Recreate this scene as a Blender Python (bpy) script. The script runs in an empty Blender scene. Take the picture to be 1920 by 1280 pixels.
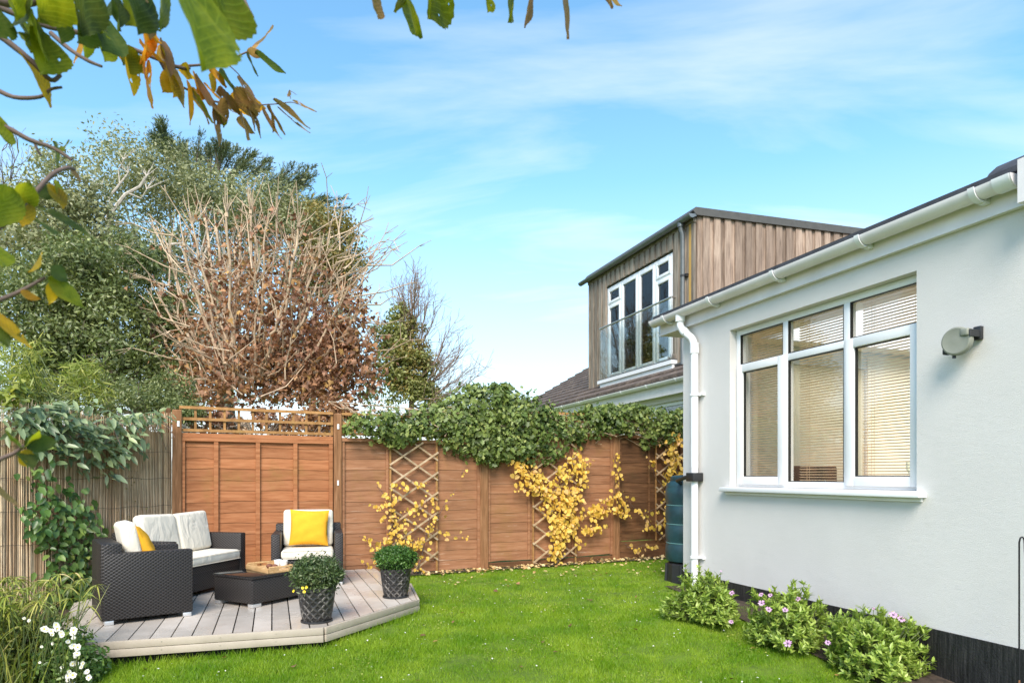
import bpy, bmesh, math, random
import numpy as np
from mathutils import Vector, Matrix
R = math.radians
S = bpy.context.scene
COL = S.collection
random.seed(7)

# ------------------------------------------------------------------ camera, sky, sun, exposure
F = 1250.0                    # focal length in pixels of the 1920 px wide frame
HOR, CX, EYE = 893.0, 960.0, 1.2
cam_d = bpy.data.cameras.new('camera')
cam = bpy.data.objects.new('camera', cam_d); COL.objects.link(cam)
cam.location = (0, 0, EYE); cam.rotation_euler = (R(90), 0, 0)
cam_d.sensor_width = 36; cam_d.lens = 36 * F / 1920
cam_d.shift_y = (HOR - 640) / 1920
cam_d.clip_start = 0.05; cam_d.clip_end = 2000
cam_d.dof.use_dof = True; cam_d.dof.focus_distance = 6.5; cam_d.dof.aperture_fstop = 6.3
S.camera = cam
S.view_settings.view_transform = 'Standard'; S.view_settings.look = 'None'
S.view_settings.exposure = 1.22; S.view_settings.gamma = 1
S.cycles.max_bounces = 10; S.cycles.transparent_max_bounces = 24
S.cycles.diffuse_bounces = 5; S.cycles.glossy_bounces = 4; S.cycles.transmission_bounces = 6

SUN_EL, SUN_AZ = R(43), math.atan2(-0.12, -0.99)      # azimuth from +Y towards +X
W = bpy.data.worlds.new('World'); S.world = W; W.use_nodes = True
def build_world():
    nt = W.node_tree; N = nt.nodes; L = nt.links
    bg = N['Background']; bg.inputs['Strength'].default_value = 0.15
    sky = N.new('ShaderNodeTexSky'); sky.sky_type = 'NISHITA'; sky.sun_disc = False
    sky.sun_elevation = SUN_EL; sky.sun_rotation = SUN_AZ
    sky.air_density = 1.0; sky.dust_density = 0.6; sky.ozone_density = 2.2
    hsv = N.new('ShaderNodeHueSaturation'); hsv.inputs['Hue'].default_value = 0.484
    hsv.inputs['Saturation'].default_value = 1.12; hsv.inputs['Value'].default_value = 1.0
    L.new(sky.outputs[0], hsv.inputs['Color'])
    tc = N.new('ShaderNodeTexCoord')
    sep = N.new('ShaderNodeSeparateXYZ'); L.new(tc.outputs['Generated'], sep.inputs[0])
    # project the view direction on a cloud layer high above
    zz = N.new('ShaderNodeMath'); zz.operation = 'ADD'; zz.inputs[1].default_value = 0.12
    L.new(sep.outputs['Z'], zz.inputs[0])
    dx = N.new('ShaderNodeMath'); dx.operation = 'DIVIDE'; L.new(sep.outputs['X'], dx.inputs[0]); L.new(zz.outputs[0], dx.inputs[1])
    dy = N.new('ShaderNodeMath'); dy.operation = 'DIVIDE'; L.new(sep.outputs['Y'], dy.inputs[0]); L.new(zz.outputs[0], dy.inputs[1])
    cmb = N.new('ShaderNodeCombineXYZ'); L.new(dx.outputs[0], cmb.inputs[0]); L.new(dy.outputs[0], cmb.inputs[1])
    mp = N.new('ShaderNodeMapping'); mp.inputs['Rotation'].default_value = (0, 0, R(24)); mp.inputs['Scale'].default_value = (0.55, 1.5, 1)
    mp.inputs['Location'].default_value = (3.1, 1.7, 0)
    L.new(cmb.outputs[0], mp.inputs[0])
    n1 = N.new('ShaderNodeTexNoise'); n1.inputs['Scale'].default_value = 1.3; n1.inputs['Detail'].default_value = 9
    n1.inputs['Roughness'].default_value = 0.55; n1.inputs['Distortion'].default_value = 0.7
    L.new(mp.outputs[0], n1.inputs['Vector'])
    r1 = N.new('ShaderNodeValToRGB'); r1.color_ramp.elements[0].position = 0.50; r1.color_ramp.elements[1].position = 0.80
    r1.color_ramp.elements[1].color = (0.55, 0.55, 0.55, 1)
    L.new(n1.outputs['Fac'], r1.inputs[0])
    # thin milky layer towards the horizon
    r2 = N.new('ShaderNodeValToRGB'); e = r2.color_ramp.elements
    e[0].position = 0.0; e[0].color = (0.92, 0.92, 0.92, 1); e[1].position = 0.40; e[1].color = (0.0, 0.0, 0.0, 1)
    m = e.new(0.19); m.color = (0.40, 0.40, 0.40, 1)
    L.new(sep.outputs['Z'], r2.inputs[0])
    mix = N.new('ShaderNodeMix'); mix.data_type = 'RGBA'
    L.new(r2.outputs[0], mix.inputs['Factor']); L.new(hsv.outputs[0], mix.inputs['A'])
    mix.inputs['B'].default_value = (2.75, 2.85, 2.98, 1)
    mc = N.new('ShaderNodeMix'); mc.data_type = 'RGBA'; mc.inputs['B'].default_value = (3.9, 3.9, 3.95, 1)
    L.new(r1.outputs[0], mc.inputs['Factor']); L.new(mix.outputs['Result'], mc.inputs['A'])
    L.new(mc.outputs['Result'], bg.inputs['Color'])
build_world()
sd = bpy.data.lights.new('sun', 'SUN'); sd.energy = 2.5; sd.angle = R(30); sd.color = (1.0, 0.90, 0.78)
sun = bpy.data.objects.new('sun', sd); COL.objects.link(sun)
sdir = Vector((math.sin(SUN_AZ) * math.cos(SUN_EL), math.cos(SUN_AZ) * math.cos(SUN_EL), math.sin(SUN_EL)))
sun.rotation_euler = sdir.to_track_quat('Z', 'Y').to_euler(); sun.location = (3, -4, 9)

# ------------------------------------------------------------------ helpers
def at(u, v, Y):
    return Vector(((u - CX) / F * Y, Y, EYE - (v - HOR) / F * Y))
def tag(o, label=None, cat=None, group=None, kind=None):
    if label: o['label'] = label
    if cat: o['category'] = cat
    if group: o['group'] = group
    if kind: o['kind'] = kind
    return o
def thing(name, label, cat, loc=(0, 0, 0), rz=0.0, group=None):
    o = bpy.data.objects.new(name, None); COL.objects.link(o)
    o.empty_display_size = 0.1
    o.location = loc; o.rotation_euler = (0, 0, rz)
    return tag(o, label, cat, group)
def copy_tree(o, parent=None):
    c = o.copy(); COL.objects.link(c)
    if parent: c.parent = parent
    for ch in list(o.children): copy_tree(ch, c)
    return c

class MB:
    """collects shapes, then links them as ONE mesh object"""
    def __init__(s): s.v = []; s.f = []; s.mi = []; s.uv = {}; s.cur = 0
    def add(s, vs, fs):
        o = len(s.v); s.v += [tuple(p) for p in vs]
        for f in fs: s.f.append(tuple(i + o for i in f)); s.mi.append(s.cur)
        return o
    def box(s, x0, x1, y0, y1, z0, z1, M=None):
        vs = [Vector((x, y, z)) for x in (x0, x1) for y in (y0, y1) for z in (z0, z1)]
        if M is not None: vs = [M @ p for p in vs]
        s.add(vs, [(0, 1, 3, 2), (4, 6, 7, 5), (0, 4, 5, 1), (2, 3, 7, 6), (0, 2, 6, 4), (1, 5, 7, 3)])
    def prism(s, poly, axis, a0, a1):
        """closed 2D outline extruded along an axis ('x','y','z')"""
        n = len(poly)
        def P(q, a):
            if axis == 'x': return (a, q[0], q[1])
            if axis == 'y': return (q[0], a, q[1])
            return (q[0], q[1], a)
        vs = [P(q, a0) for q in poly] + [P(q, a1) for q in poly]
        fs = [tuple(range(n))[::-1], tuple(range(n, 2 * n))]
        fs += [(i, (i + 1) % n, n + (i + 1) % n, n + i) for i in range(n)]
        s.add(vs, fs)
    def tube(s, pts, rad, n=8, cap=True):
        pts = [Vector(p) for p in pts]
        if not hasattr(rad, '__len__'): rad = [rad] * len(pts)
        vs = []; prev = None
        for i, p in enumerate(pts):
            d = (pts[min(i + 1, len(pts) - 1)] - pts[max(i - 1, 0)])
            if d.length < 1e-9: d = Vector((0, 0, 1))
            d.normalize()
            if prev is None:
                a = Vector((0, 0, 1)) if abs(d.z) < 0.9 else Vector((1, 0, 0))
                e1 = d.cross(a).normalized()
            else:
                e1 = (prev - d * prev.dot(d))
                e1 = e1.normalized() if e1.length > 1e-6 else d.orthogonal().normalized()
            prev = e1; e2 = d.cross(e1)
            for k in range(n):
                t = 2 * math.pi * k / n
                vs.append(p + (e1 * math.cos(t) + e2 * math.sin(t)) * rad[i])
        fs = []
        for i in range(len(pts) - 1):
            for k in range(n):
                fs.append((i * n + k, i * n + (k + 1) % n, (i + 1) * n + (k + 1) % n, (i + 1) * n + k))
        if cap:
            fs.append(tuple(range(n))[::-1]); fs.append(tuple(range((len(pts) - 1) * n, len(pts) * n)))
        s.add(vs, fs)
    def lathe(s, prof, n=32, M=None, uv=False):
        vs = []; o = len(s.v)
        for (r, z) in prof:
            for k in range(n):
                t = 2 * math.pi * k / n
                p = Vector((r * math.cos(t), r * math.sin(t), z))
                vs.append(M @ p if M is not None else p)
        fs = []
        for i in range(len(prof) - 1):
            for k in range(n):
                fs.append((i * n + k, i * n + (k + 1) % n, (i + 1) * n + (k + 1) % n, (i + 1) * n + k))
                if uv: s.uv[len(s.f) + len(fs) - 1] = [(k / n, prof[i][1]), ((k + 1) / n, prof[i][1]), ((k + 1) / n, prof[i + 1][1]), (k / n, prof[i + 1][1])]
        fs.append(tuple(range(n))[::-1]); fs.append(tuple(range((len(prof) - 1) * n, len(prof) * n)))
        s.add(vs, fs)
    def rbox(s, x0, x1, y0, y1, z0, z1, r=0.02, seg=3, M=None):
        bm = bmesh.new(); bmesh.ops.create_cube(bm, size=1)
        for v in bm.verts:
            v.co = Vector(((x0 + x1) / 2 + v.co.x * (x1 - x0), (y0 + y1) / 2 + v.co.y * (y1 - y0), (z0 + z1) / 2 + v.co.z * (z1 - z0)))
        bmesh.ops.bevel(bm, geom=bm.edges[:], offset=r, segments=seg, affect='EDGES', profile=0.5)
        bm.verts.index_update()
        s.add([(M @ v.co) if M is not None else v.co.copy() for v in bm.verts], [[v.index for v in f.verts] for f in bm.faces])
        bm.free()
    def build(s, name, mats, parent=None, smooth=None, label=None):
        me = bpy.data.meshes.new(name); me.from_pydata(s.v, [], s.f)
        if not isinstance(mats, (list, tuple)): mats = [mats]
        for m in mats: me.materials.append(m)
        if len(mats) > 1: me.polygons.foreach_set('material_index', s.mi)
        # box-projected UVs in metres
        nl = len(me.loops); co = np.empty(len(s.v) * 3, 'f'); me.vertices.foreach_get('co', co); co = co.reshape(-1, 3)
        li = np.empty(nl, 'i'); me.loops.foreach_get('vertex_index', li)
        nr = np.empty(len(me.polygons) * 3, 'f'); me.polygons.foreach_get('normal', nr); nr = np.abs(nr.reshape(-1, 3))
        tot = np.empty(len(me.polygons), 'i'); me.polygons.foreach_get('loop_total', tot)
        ax = np.repeat(nr.argmax(1), tot); c = co[li]
        uv = np.where((ax == 0)[:, None], c[:, [1, 2]], np.where((ax == 1)[:, None], c[:, [0, 2]], c[:, [0, 1]]))
        lay = me.uv_layers.new(name='UVMap'); 
        if s.uv:
            st = np.cumsum(tot) - tot
            for fi, q in s.uv.items():
                for j, t in enumerate(q): uv[st[fi] + j] = t
        lay.data.foreach_set('uv', uv.astype('f').ravel())
        if smooth is not None:
            me.polygons.foreach_set('use_smooth', [True] * len(me.polygons)); me.set_sharp_from_angle(angle=R(smooth))
        me.update()
        o = bpy.data.objects.new(name, me); COL.objects.link(o)
        if parent: o.parent = parent
        if label: o['label'] = label
        return o

def np_mesh(name, V, k, mat, parent=None, faces=None, smooth=False):
    """V: (n, m, 3) template instances; faces: list of index tuples of one length k"""
    n, m, _ = V.shape
    fa = np.array(faces, 'i'); nf = len(fa)
    idx = (np.arange(n)[:, None, None] * m + fa[None]).ravel().astype('i')
    me = bpy.data.meshes.new(name)
    me.vertices.add(n * m); me.vertices.foreach_set('co', V.astype('f').ravel())
    me.loops.add(len(idx)); me.loops.foreach_set('vertex_index', idx)
    me.polygons.add(n * nf); me.polygons.foreach_set('loop_start', (np.arange(n * nf) * k).astype('i'))
    me.update(calc_edges=True)
    me.materials.append(mat)
    if smooth: me.polygons.foreach_set('use_smooth', np.ones(n * nf, bool))
    o = bpy.data.objects.new(name, me); COL.objects.link(o)
    if parent: o.parent = parent
    return o
SHAPES = {
 'dia': (np.array([(0, 0, 0), (.45, .5, .14), (1, 0, 0), (.45, -.5, .14)]), 3, [(0, 2, 1), (0, 3, 2)]),
 'ovate': (np.array([(0, 0, 0), (.26, .46, .12), (.66, .38, .1), (1, 0, -.08), (.66, -.38, .1), (.26, -.46, .12)]), 4, [(0, 3, 2, 1), (0, 5, 4, 3)]),
 'heart': (np.array([(0, 0, 0), (-.1, .28, .08), (.25, .56, .12), (.7, .4, .1), (1.05, 0, -.05), (.7, -.4, .1), (.25, -.56, .12), (-.1, -.28, .08)]), 5, [(0, 4, 3, 2, 1), (0, 7, 6, 5, 4)]),
 'blade': (np.array([(0, .5, 0), (0, -.5, 0), (1, 0, 0)]), 3, [(0, 1, 2)]),
 'ivy': (np.array([(0, 0, 0), (.0, .42, .1), (.38, .3, .05), (.5, .55, .12), (1, 0, -.08), (.5, -.55, .12), (.38, -.3, .05), (0, -.42, .1)]), 5, [(0, 4, 3, 2, 1), (0, 7, 6, 5, 4)]),
 'maple': (np.array([(0, 0, .0), (-.1, .35, .12), (.3, .6, .2), (.45, .25, .05), (1, 0, -.2), (.45, -.25, .05), (.3, -.6, .2), (-.1, -.35, .12)]), 5, [(0, 4, 3, 2, 1), (0, 7, 6, 5, 4)]),
}
def unit(a): return a / np.maximum(np.linalg.norm(a, axis=-1, keepdims=True), 1e-9)
def leaves(name, P, D, Nn, L, Wd, mat, parent=None, shape='dia'):
    """P base points, D leaf directions, Nn rough normals, L lengths, Wd widths"""
    T, k, faces = SHAPES[shape]
    D = unit(D); Sd = unit(np.cross(Nn, D)); N2 = np.cross(D, Sd)
    V = P[:, None] + T[None, :, 0:1] * (L[:, None, None] * D[:, None]) + T[None, :, 1:2] * (Wd[:, None, None] * Sd[:, None]) + T[None, :, 2:3] * (Wd[:, None, None] * N2[:, None])
    return np_mesh(name, V, k, mat, parent, faces)
def cloud_points(rng, ells, shell=0.55):
    """ells: (cx,cy,cz, rx,ry,rz, n) -> points and outward directions"""
    Ps, Os = [], []
    for (cx, cy, cz, rx, ry, rz, n) in ells:
        n = int(n); d = unit(rng.normal(size=(n, 3))); r = shell + (1 - shell) * rng.random((n, 1)) ** 0.6
        r *= 1 + 0.10 * rng.normal(size=(n, 1))
        rad = np.array([rx, ry, rz]); Ps.append(np.array([cx, cy, cz]) + d * r * rad); Os.append(unit(d / rad))
    return np.concatenate(Ps), np.concatenate(Os)
def leaf_cloud(name, ells, L, Wd, mat, parent=None, shape='dia', seed=1, shell=0.5, droop=0.35, rnd=0.8, up=0.5):
    rng = np.random.default_rng(seed)
    P, O = cloud_points(rng, ells, shell); n = len(P)
    N = unit(O * 0.8 + rng.normal(size=(n, 3)) * rnd + np.array([0, 0, up]))
    D = unit(np.cross(N, rng.normal(size=(n, 3)))); D[:, 2] -= droop
    Ls = L * (0.6 + 0.8 * rng.random(n)); return leaves(name, P, D, N, Ls, Ls * Wd / L, mat, parent, shape)
def clumps(rng, env, n, r, per):
    """n small leaf clumps spread through the envelope ellipsoids (cx,cy,cz,rx,ry,rz,weight)"""
    w = np.array([e[6] for e in env], float); w /= w.sum(); out = []
    for i in range(n):
        e = env[rng.choice(len(env), p=w)]; d = unit(rng.normal(size=3)); q = (0.25 + 0.75 * rng.random() ** 0.45)
        c = np.array(e[:3]) + d * q * np.array(e[3:6]); s = r * (0.55 + 0.9 * rng.random())
        out.append((c[0], c[1], c[2], s * 1.15, s * 1.15, s * 0.85, per * (s / r) ** 2))
    return out

# ------------------------------------------------------------------ materials
def new_mat(name):
    m = bpy.data.materials.new(name); m.use_nodes = True
    return m, m.node_tree, m.node_tree.nodes['Principled BSDF']
def c4(c): return (c[0], c[1], c[2], 1)
def coords(nt, kind='Object', scale=(1, 1, 1), rot=(0, 0, 0)):
    tc = nt.nodes.new('ShaderNodeTexCoord'); mp = nt.nodes.new('ShaderNodeMapping')
    mp.inputs['Scale'].default_value = scale; mp.inputs['Rotation'].default_value = rot
    nt.links.new(tc.outputs[kind], mp.inputs[0]); return mp.outputs[0]
def noise(nt, vec, scale, detail=4, rough=0.5, dist=0.0):
    n = nt.nodes.new('ShaderNodeTexNoise'); n.inputs['Scale'].default_value = scale; n.inputs['Detail'].default_value = detail
    n.inputs['Roughness'].default_value = rough; n.inputs['Distortion'].default_value = dist
    if vec is not None: nt.links.new(vec, n.inputs['Vector'])
    return n.outputs['Fac']
def ramp(nt, fac, stops, interp='LINEAR'):
    r = nt.nodes.new('ShaderNodeValToRGB'); r.color_ramp.interpolation = interp; e = r.color_ramp.elements
    while len(e) < len(stops): e.new(0.5)
    for i, (p, c) in enumerate(stops): e[i].position = p; e[i].color = c4(c)
    nt.links.new(fac, r.inputs[0]); return r.outputs[0]
def mixc(nt, fac, a, b, mode='MIX'):
    m = nt.nodes.new('ShaderNodeMix'); m.data_type = 'RGBA'; m.blend_type = mode
    for sock, x in (('Factor', fac), ('A', a), ('B', b)):
        if isinstance(x, (int, float)): m.inputs[sock].default_value = x
        elif isinstance(x, tuple): m.inputs[sock].default_value = c4(x)
        else: nt.links.new(x, m.inputs[sock])
    return m.outputs['Result']
def bump(nt, b, h, strength=0.3, dist=0.01):
    n = nt.nodes.new('ShaderNodeBump'); n.inputs['Strength'].default_value = strength; n.inputs['Distance'].default_value = dist
    nt.links.new(h, n.inputs['Height']); nt.links.new(n.outputs[0], b.inputs['Normal'])
def island(nt):
    return nt.nodes.new('ShaderNodeNewGeometry').outputs['Random Per Island']
def plain(name, col, rough=0.5, metal=0.0, spec=0.5, var=0.0, vscale=8, bmp=0.0, bscale=60):
    m, nt, b = new_mat(name); b.inputs['Roughness'].default_value = rough; b.inputs['Metallic'].default_value = metal
    b.inputs['Specular IOR Level'].default_value = spec; b.inputs['Base Color'].default_value = c4(col)
    v = coords(nt)
    if var:
        f = noise(nt, v, vscale, 6, 0.6)
        nt.links.new(ramp(nt, f, [(0.3, tuple(x * (1 - var) for x in col)), (0.7, tuple(min(1, x * (1 + var)) for x in col))]), b.inputs['Base Color'])
    if bmp: bump(nt, b, noise(nt, v, bscale, 4, 0.6), bmp, 0.004)
    return m
def leafmat(name, stops, rough=0.45, trans=0.35, tcol=None, patch=0.25, pscale=1.2, spec=0.5):
    m, nt, b = new_mat(name); N = nt.nodes; L = nt.links
    col = ramp(nt, island(nt), stops)
    if patch:
        f = noise(nt, coords(nt), pscale, 3)
        col = mixc(nt, patch, col, ramp(nt, f, [(0.35, stops[0][1]), (0.65, stops[-1][1])]))
    L.new(col, b.inputs['Base Color']); b.inputs['Roughness'].default_value = rough; b.inputs['Specular IOR Level'].default_value = spec
    t = N.new('ShaderNodeBsdfTranslucent')
    L.new(mixc(nt, 1.0, col, tcol or (1.35, 1.35, 0.8), 'MULTIPLY'), t.inputs['Color'])
    ms = N.new('ShaderNodeMixShader'); ms.inputs[0].default_value = trans
    L.new(b.outputs[0], ms.inputs[1]); L.new(t.outputs[0], ms.inputs[2]); L.new(ms.outputs[0], N['Material Output'].inputs[0])
    return m
def wood(name, stops, along=(1, 14, 14), scale=3.0, rough=0.75, isl=0.5, streak=None, kind='Object', bmp=0.25, green=None):
    m, nt, b = new_mat(name); v = coords(nt, kind, along)
    f = noise(nt, v, scale, 8, 0.62, 0.4)
    col = ramp(nt, f, [(0.28, stops[0]), (0.5, stops[1]), (0.74, stops[2])])
    if isl:
        k = ramp(nt, island(nt), [(0, (1 - isl * .5,) * 3), (1, (1 + isl * .35,) * 3)])
        col = mixc(nt, 1.0, col, k, 'MULTIPLY')
    if streak:
        f2 = noise(nt, coords(nt, kind, (along[0] * .8, along[1] * 1.4, along[2] * 1.4)), scale * 0.9, 6, 0.7, 0.8)
        col = mixc(nt, ramp(nt, f2, [(0.6, (0, 0, 0)), (0.72, (.75, .75, .75))]), col, streak)
    if green:
        f3 = noise(nt, coords(nt, kind), 2.2, 5, 0.65)
        col = mixc(nt, ramp(nt, f3, [(0.55, (0, 0, 0)), (0.75, (.6, .6, .6))]), col, green)
    nt.links.new(col, b.inputs['Base Color']); b.inputs['Roughness'].default_value = rough; b.inputs['Specular IOR Level'].default_value = 0.25
    bump(nt, b, f, bmp, 0.006)
    return m
def glassmat(name, tint=(0.93, 0.96, 0.95), refl=1.0, ior=1.5):
    m, nt, b = new_mat(name); N = nt.nodes; L = nt.links
    t = N.new('ShaderNodeBsdfTransparent'); t.inputs[0].default_value = c4(tint)
    g = N.new('ShaderNodeBsdfGlossy'); g.inputs['Roughness'].default_value = 0.01
    fr = N.new('ShaderNodeFresnel'); fr.inputs[0].default_value = ior
    mu = N.new('ShaderNodeMath'); mu.operation = 'MULTIPLY'; mu.use_clamp = True; mu.inputs[1].default_value = refl
    ms = N.new('ShaderNodeMixShader'); L.new(fr.outputs[0], mu.inputs[0]); L.new(mu.outputs[0], ms.inputs[0])
    L.new(t.outputs[0], ms.inputs[1]); L.new(g.outputs[0], ms.inputs[2]); L.new(ms.outputs[0], N['Material Output'].inputs[0])
    return m
M = {}
def build_materials():
    # rendered wall
    m, nt, b = new_mat('white_render'); v = coords(nt)
    nt.links.new(ramp(nt, noise(nt, v, 1.1, 6, 0.6), [(0.3, (0.61, 0.59, 0.565)), (0.7, (0.66, 0.64, 0.615))]), b.inputs['Base Color'])
    b.inputs['Roughness'].default_value = 0.85; bump(nt, b, mixc(nt, .35, noise(nt, v, 150, 5, 0.7), noise(nt, coords(nt, 'Object', (1, 1, 2.2)), 9, 4, 0.6)), 0.6, 0.007); M['render'] = m
    # black plinth with run marks
    m, nt, b = new_mat('black_plinth'); v = coords(nt, 'Object', (1, 22, 1.2))
    f = noise(nt, v, 3, 6, 0.7, 0.5)
    nt.links.new(ramp(nt, f, [(0.35, (0.004, 0.004, 0.004)), (0.5, (0.016, 0.016, 0.017)), (0.7, (0.05, 0.047, 0.045))]), b.inputs['Base Color'])
    b.inputs['Roughness'].default_value = 0.55; bump(nt, b, noise(nt, coords(nt), 70, 4), 0.6, 0.006); M['plinth'] = m
    M['upvc'] = plain('white_upvc', (0.78, 0.79, 0.80), 0.28, var=0.03)
    M['gutter'] = plain('white_gutter_plastic', (0.74, 0.705, 0.70), 0.35, var=0.09, vscale=3)
    M['gasket'] = plain('black_gasket', (0.012, 0.012, 0.012), 0.5)
    M['slate'] = plain('dark_slate', (0.045, 0.047, 0.055), 0.7, var=0.35, vscale=14, bmp=0.5, bscale=40)
    M['glass'] = glassmat('window_glass', (0.98, 0.98, 0.97), 0.2)
    M['balglass'] = glassmat('balcony_glass', (0.94, 0.97, 0.96), 0.35)
    M['doorglass'] = glassmat('door_glass', (0.85, 0.88, 0.88), 1.0)
    M['cream'] = plain('cream_plaster', (0.84, 0.76, 0.60), 0.8)
    M['roller'] = leafmat('cream_roller_blind', [(0, (0.85, 0.80, 0.66)), (1, (0.85, 0.80, 0.66))], 0.8, 0.6, (1, 1, 1), 0)
    M['floor_in'] = plain('pale_floor', (0.66, 0.54, 0.38), 0.5)
    M['slat'] = leafmat('tan_blind_slats', [(0, (0.86, 0.68, 0.47)), (1, (0.92, 0.74, 0.52))], 0.45, 0.45, (1, 1, 1), 0)
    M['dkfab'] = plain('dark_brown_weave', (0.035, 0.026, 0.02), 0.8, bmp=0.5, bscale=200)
    M['reel'] = plain('grey_green_plastic', (0.215, 0.225, 0.185), 0.55, var=0.10)
    M['black'] = plain('black_plastic', (0.02, 0.021, 0.023), 0.45, var=0.2)
    M['butt'] = plain('dark_green_plastic', (0.015, 0.050, 0.062), 0.4, var=0.3, vscale=6)
    M['buttline'] = plain('water_butt_seam', (0.10, 0.22, 0.22), 0.5)
    M['iron'] = plain('black_iron', (0.02, 0.02, 0.024), 0.5, metal=0.4)
    M['rust'] = plain('rusty_iron', (0.20, 0.09, 0.04), 0.85, var=0.4, vscale=60)
    # wood
    M['fence_a'] = wood('orange_stained_boards', [(0.228, 0.082, 0.030), (0.355, 0.142, 0.058), (0.440, 0.200, 0.093)], (1.2, 10, 13), 2.4, isl=0.3, bmp=0.16, green=(0.25, 0.15, 0.04))
    M['fence_b'] = wood('brown_stained_boards', [(0.199, 0.088, 0.042), (0.296, 0.139, 0.069), (0.363, 0.190, 0.106)], (1.2, 10, 13), 2.2, isl=0.28, streak=(0.52, 0.37, 0.27), bmp=0.16, green=(0.24, 0.135, 0.04))
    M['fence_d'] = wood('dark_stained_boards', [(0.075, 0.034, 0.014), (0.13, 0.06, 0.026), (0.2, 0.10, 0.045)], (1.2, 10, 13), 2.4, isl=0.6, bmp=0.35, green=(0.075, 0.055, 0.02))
    M['post'] = wood('stained_post', [(0.13, 0.062, 0.026), (0.24, 0.115, 0.05), (0.36, 0.195, 0.10)], (14, 14, 1.2), 2.4, isl=0.3)
    M['trel'] = wood('mossy_trellis_wood', [(0.213, 0.106, 0.037), (0.338, 0.175, 0.062), (0.450, 0.250, 0.100)], (8, 8, 8), 2, isl=0.5, green=(0.17, 0.15, 0.03))
    M['lath'] = wood('pale_lattice_wood', [(0.28, 0.19, 0.10), (0.43, 0.31, 0.19), (0.55, 0.44, 0.31)], (6, 6, 6), 3, isl=0.4)
    M['clad_w'] = wood('warm_cedar_boards', [(0.15, 0.108, 0.08), (0.285, 0.21, 0.16), (0.42, 0.325, 0.25)], (9, 9, 0.8), 2.6, isl=0.75, bmp=0.4)
    M['clad_g'] = wood('grey_cedar_boards', [(0.14, 0.115, 0.088), (0.26, 0.215, 0.17), (0.40, 0.345, 0.28)], (9, 9, 0.8), 2.6, isl=0.6, bmp=0.4)  # greyer tone than the cheek boards
    M['newwood'] = wood('fresh_yellow_board', [(0.40, 0.22, 0.05), (0.52, 0.31, 0.09), (0.6, 0.4, 0.15)], (9, 9, 0.8), 3, isl=0)
    M['zinc'] = plain('grey_metal', (0.17, 0.185, 0.19), 0.45, metal=0.5, var=0.15)
    M['darkzinc'] = plain('brown_grey_metal_trim', (0.10, 0.092, 0.08), 0.5, metal=0.3, var=0.15)
    M['steel'] = plain('brushed_steel', (0.55, 0.52, 0.48), 0.3, metal=0.9)
    M['lead'] = plain('lead_flashing', (0.09, 0.095, 0.10), 0.55, var=0.2)
    m, nt, b = new_mat('brown_concrete_tiles'); v = coords(nt)
    k = mixc(nt, 1.0, ramp(nt, noise(nt, v, 5, 6, 0.7), [(0.3, (0.06, 0.045, 0.038)), (0.55, (0.12, 0.088, 0.07)), (0.75, (0.24, 0.19, 0.14))]), ramp(nt, island(nt), [(0, (.75,) * 3), (1, (1.2,) * 3)]), 'MULTIPLY')
    nt.links.new(k, b.inputs['Base Color']); b.inputs['Roughness'].default_value = 0.85; bump(nt, b, noise(nt, v, 80, 4), 0.5, 0.006); M['tile'] = m
    # reed
    m, nt, b = new_mat('dry_reed')
    k = mixc(nt, 1.0, ramp(nt, island(nt), [(0, (0.34, 0.21, 0.11)), (0.25, (0.62, 0.43, 0.25)), (0.6, (0.78, 0.59, 0.37)), (1, (0.86, 0.71, 0.48))]),
             ramp(nt, noise(nt, coords(nt, 'Object', (1, 1, 0.5)), 2.2, 5, 0.6), [(0.35, (0.66, 0.6, 0.54)), (0.62, (1, 1, 1))]), 'MULTIPLY')
    k = mixc(nt, ramp(nt, noise(nt, coords(nt, 'Object', (30, 30, 3)), 3, 4), [(0.45, (0, 0, 0)), (0.7, (.5, .5, .5))]), k, (0.17, 0.12, 0.075))
    nt.links.new(k, b.inputs['Base Color']); b.inputs['Roughness'].default_value = 0.7; M['reed'] = m
    M['wire'] = plain('reed_wire', (0.10, 0.09, 0.08), 0.6, metal=0.5)
    # decking
    m, nt, b = new_mat('grey_composite_decking'); v = coords(nt, 'Object')
    col = mixc(nt, 1.0, ramp(nt, noise(nt, v, 2.2, 7, 0.65), [(0.3, (0.42, 0.37, 0.315)), (0.7, (0.56, 0.50, 0.435))]), ramp(nt, island(nt), [(0, (.86,) * 3), (1, (1.12,) * 3)]), 'MULTIPLY')
    nt.links.new(col, b.inputs['Base Color'])
    nt.links.new(ramp(nt, noise(nt, v, 1.7, 4, 0.6), [(0.40, (0.16,) * 3), (0.62, (0.5,) * 3)]), b.inputs['Roughness'])
    bump(nt, b, noise(nt, coords(nt, 'Object', (60, 4, 1), (0, 0, R(-19.76))), 4, 4), 0.15, 0.002); M['deck'] = m
    M['deckside'] = plain('beige_composite_fascia', (0.41, 0.35, 0.28), 0.55, var=0.12, vscale=5, bmp=0.15, bscale=90)
    M['void'] = plain('painted_shade', (0.012, 0.011, 0.010), 0.9)  # near-black colour standing in for shade below the deck and behind glass
    # wicker
    m, nt, b = new_mat('black_brown_wicker'); tc = nt.nodes.new('ShaderNodeTexCoord')
    L = nt.links; sp = nt.nodes.new('ShaderNodeSeparateXYZ'); L.new(tc.outputs['UV'], sp.inputs[0])
    def sine(sock, per):
        k = nt.nodes.new('ShaderNodeMath'); k.operation = 'MULTIPLY'; k.inputs[1].default_value = 2 * math.pi / per; L.new(sock, k.inputs[0])
        q = nt.nodes.new('ShaderNodeMath'); q.operation = 'SINE'; L.new(k.outputs[0], q.inputs[0]); return q.outputs[0]
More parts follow.
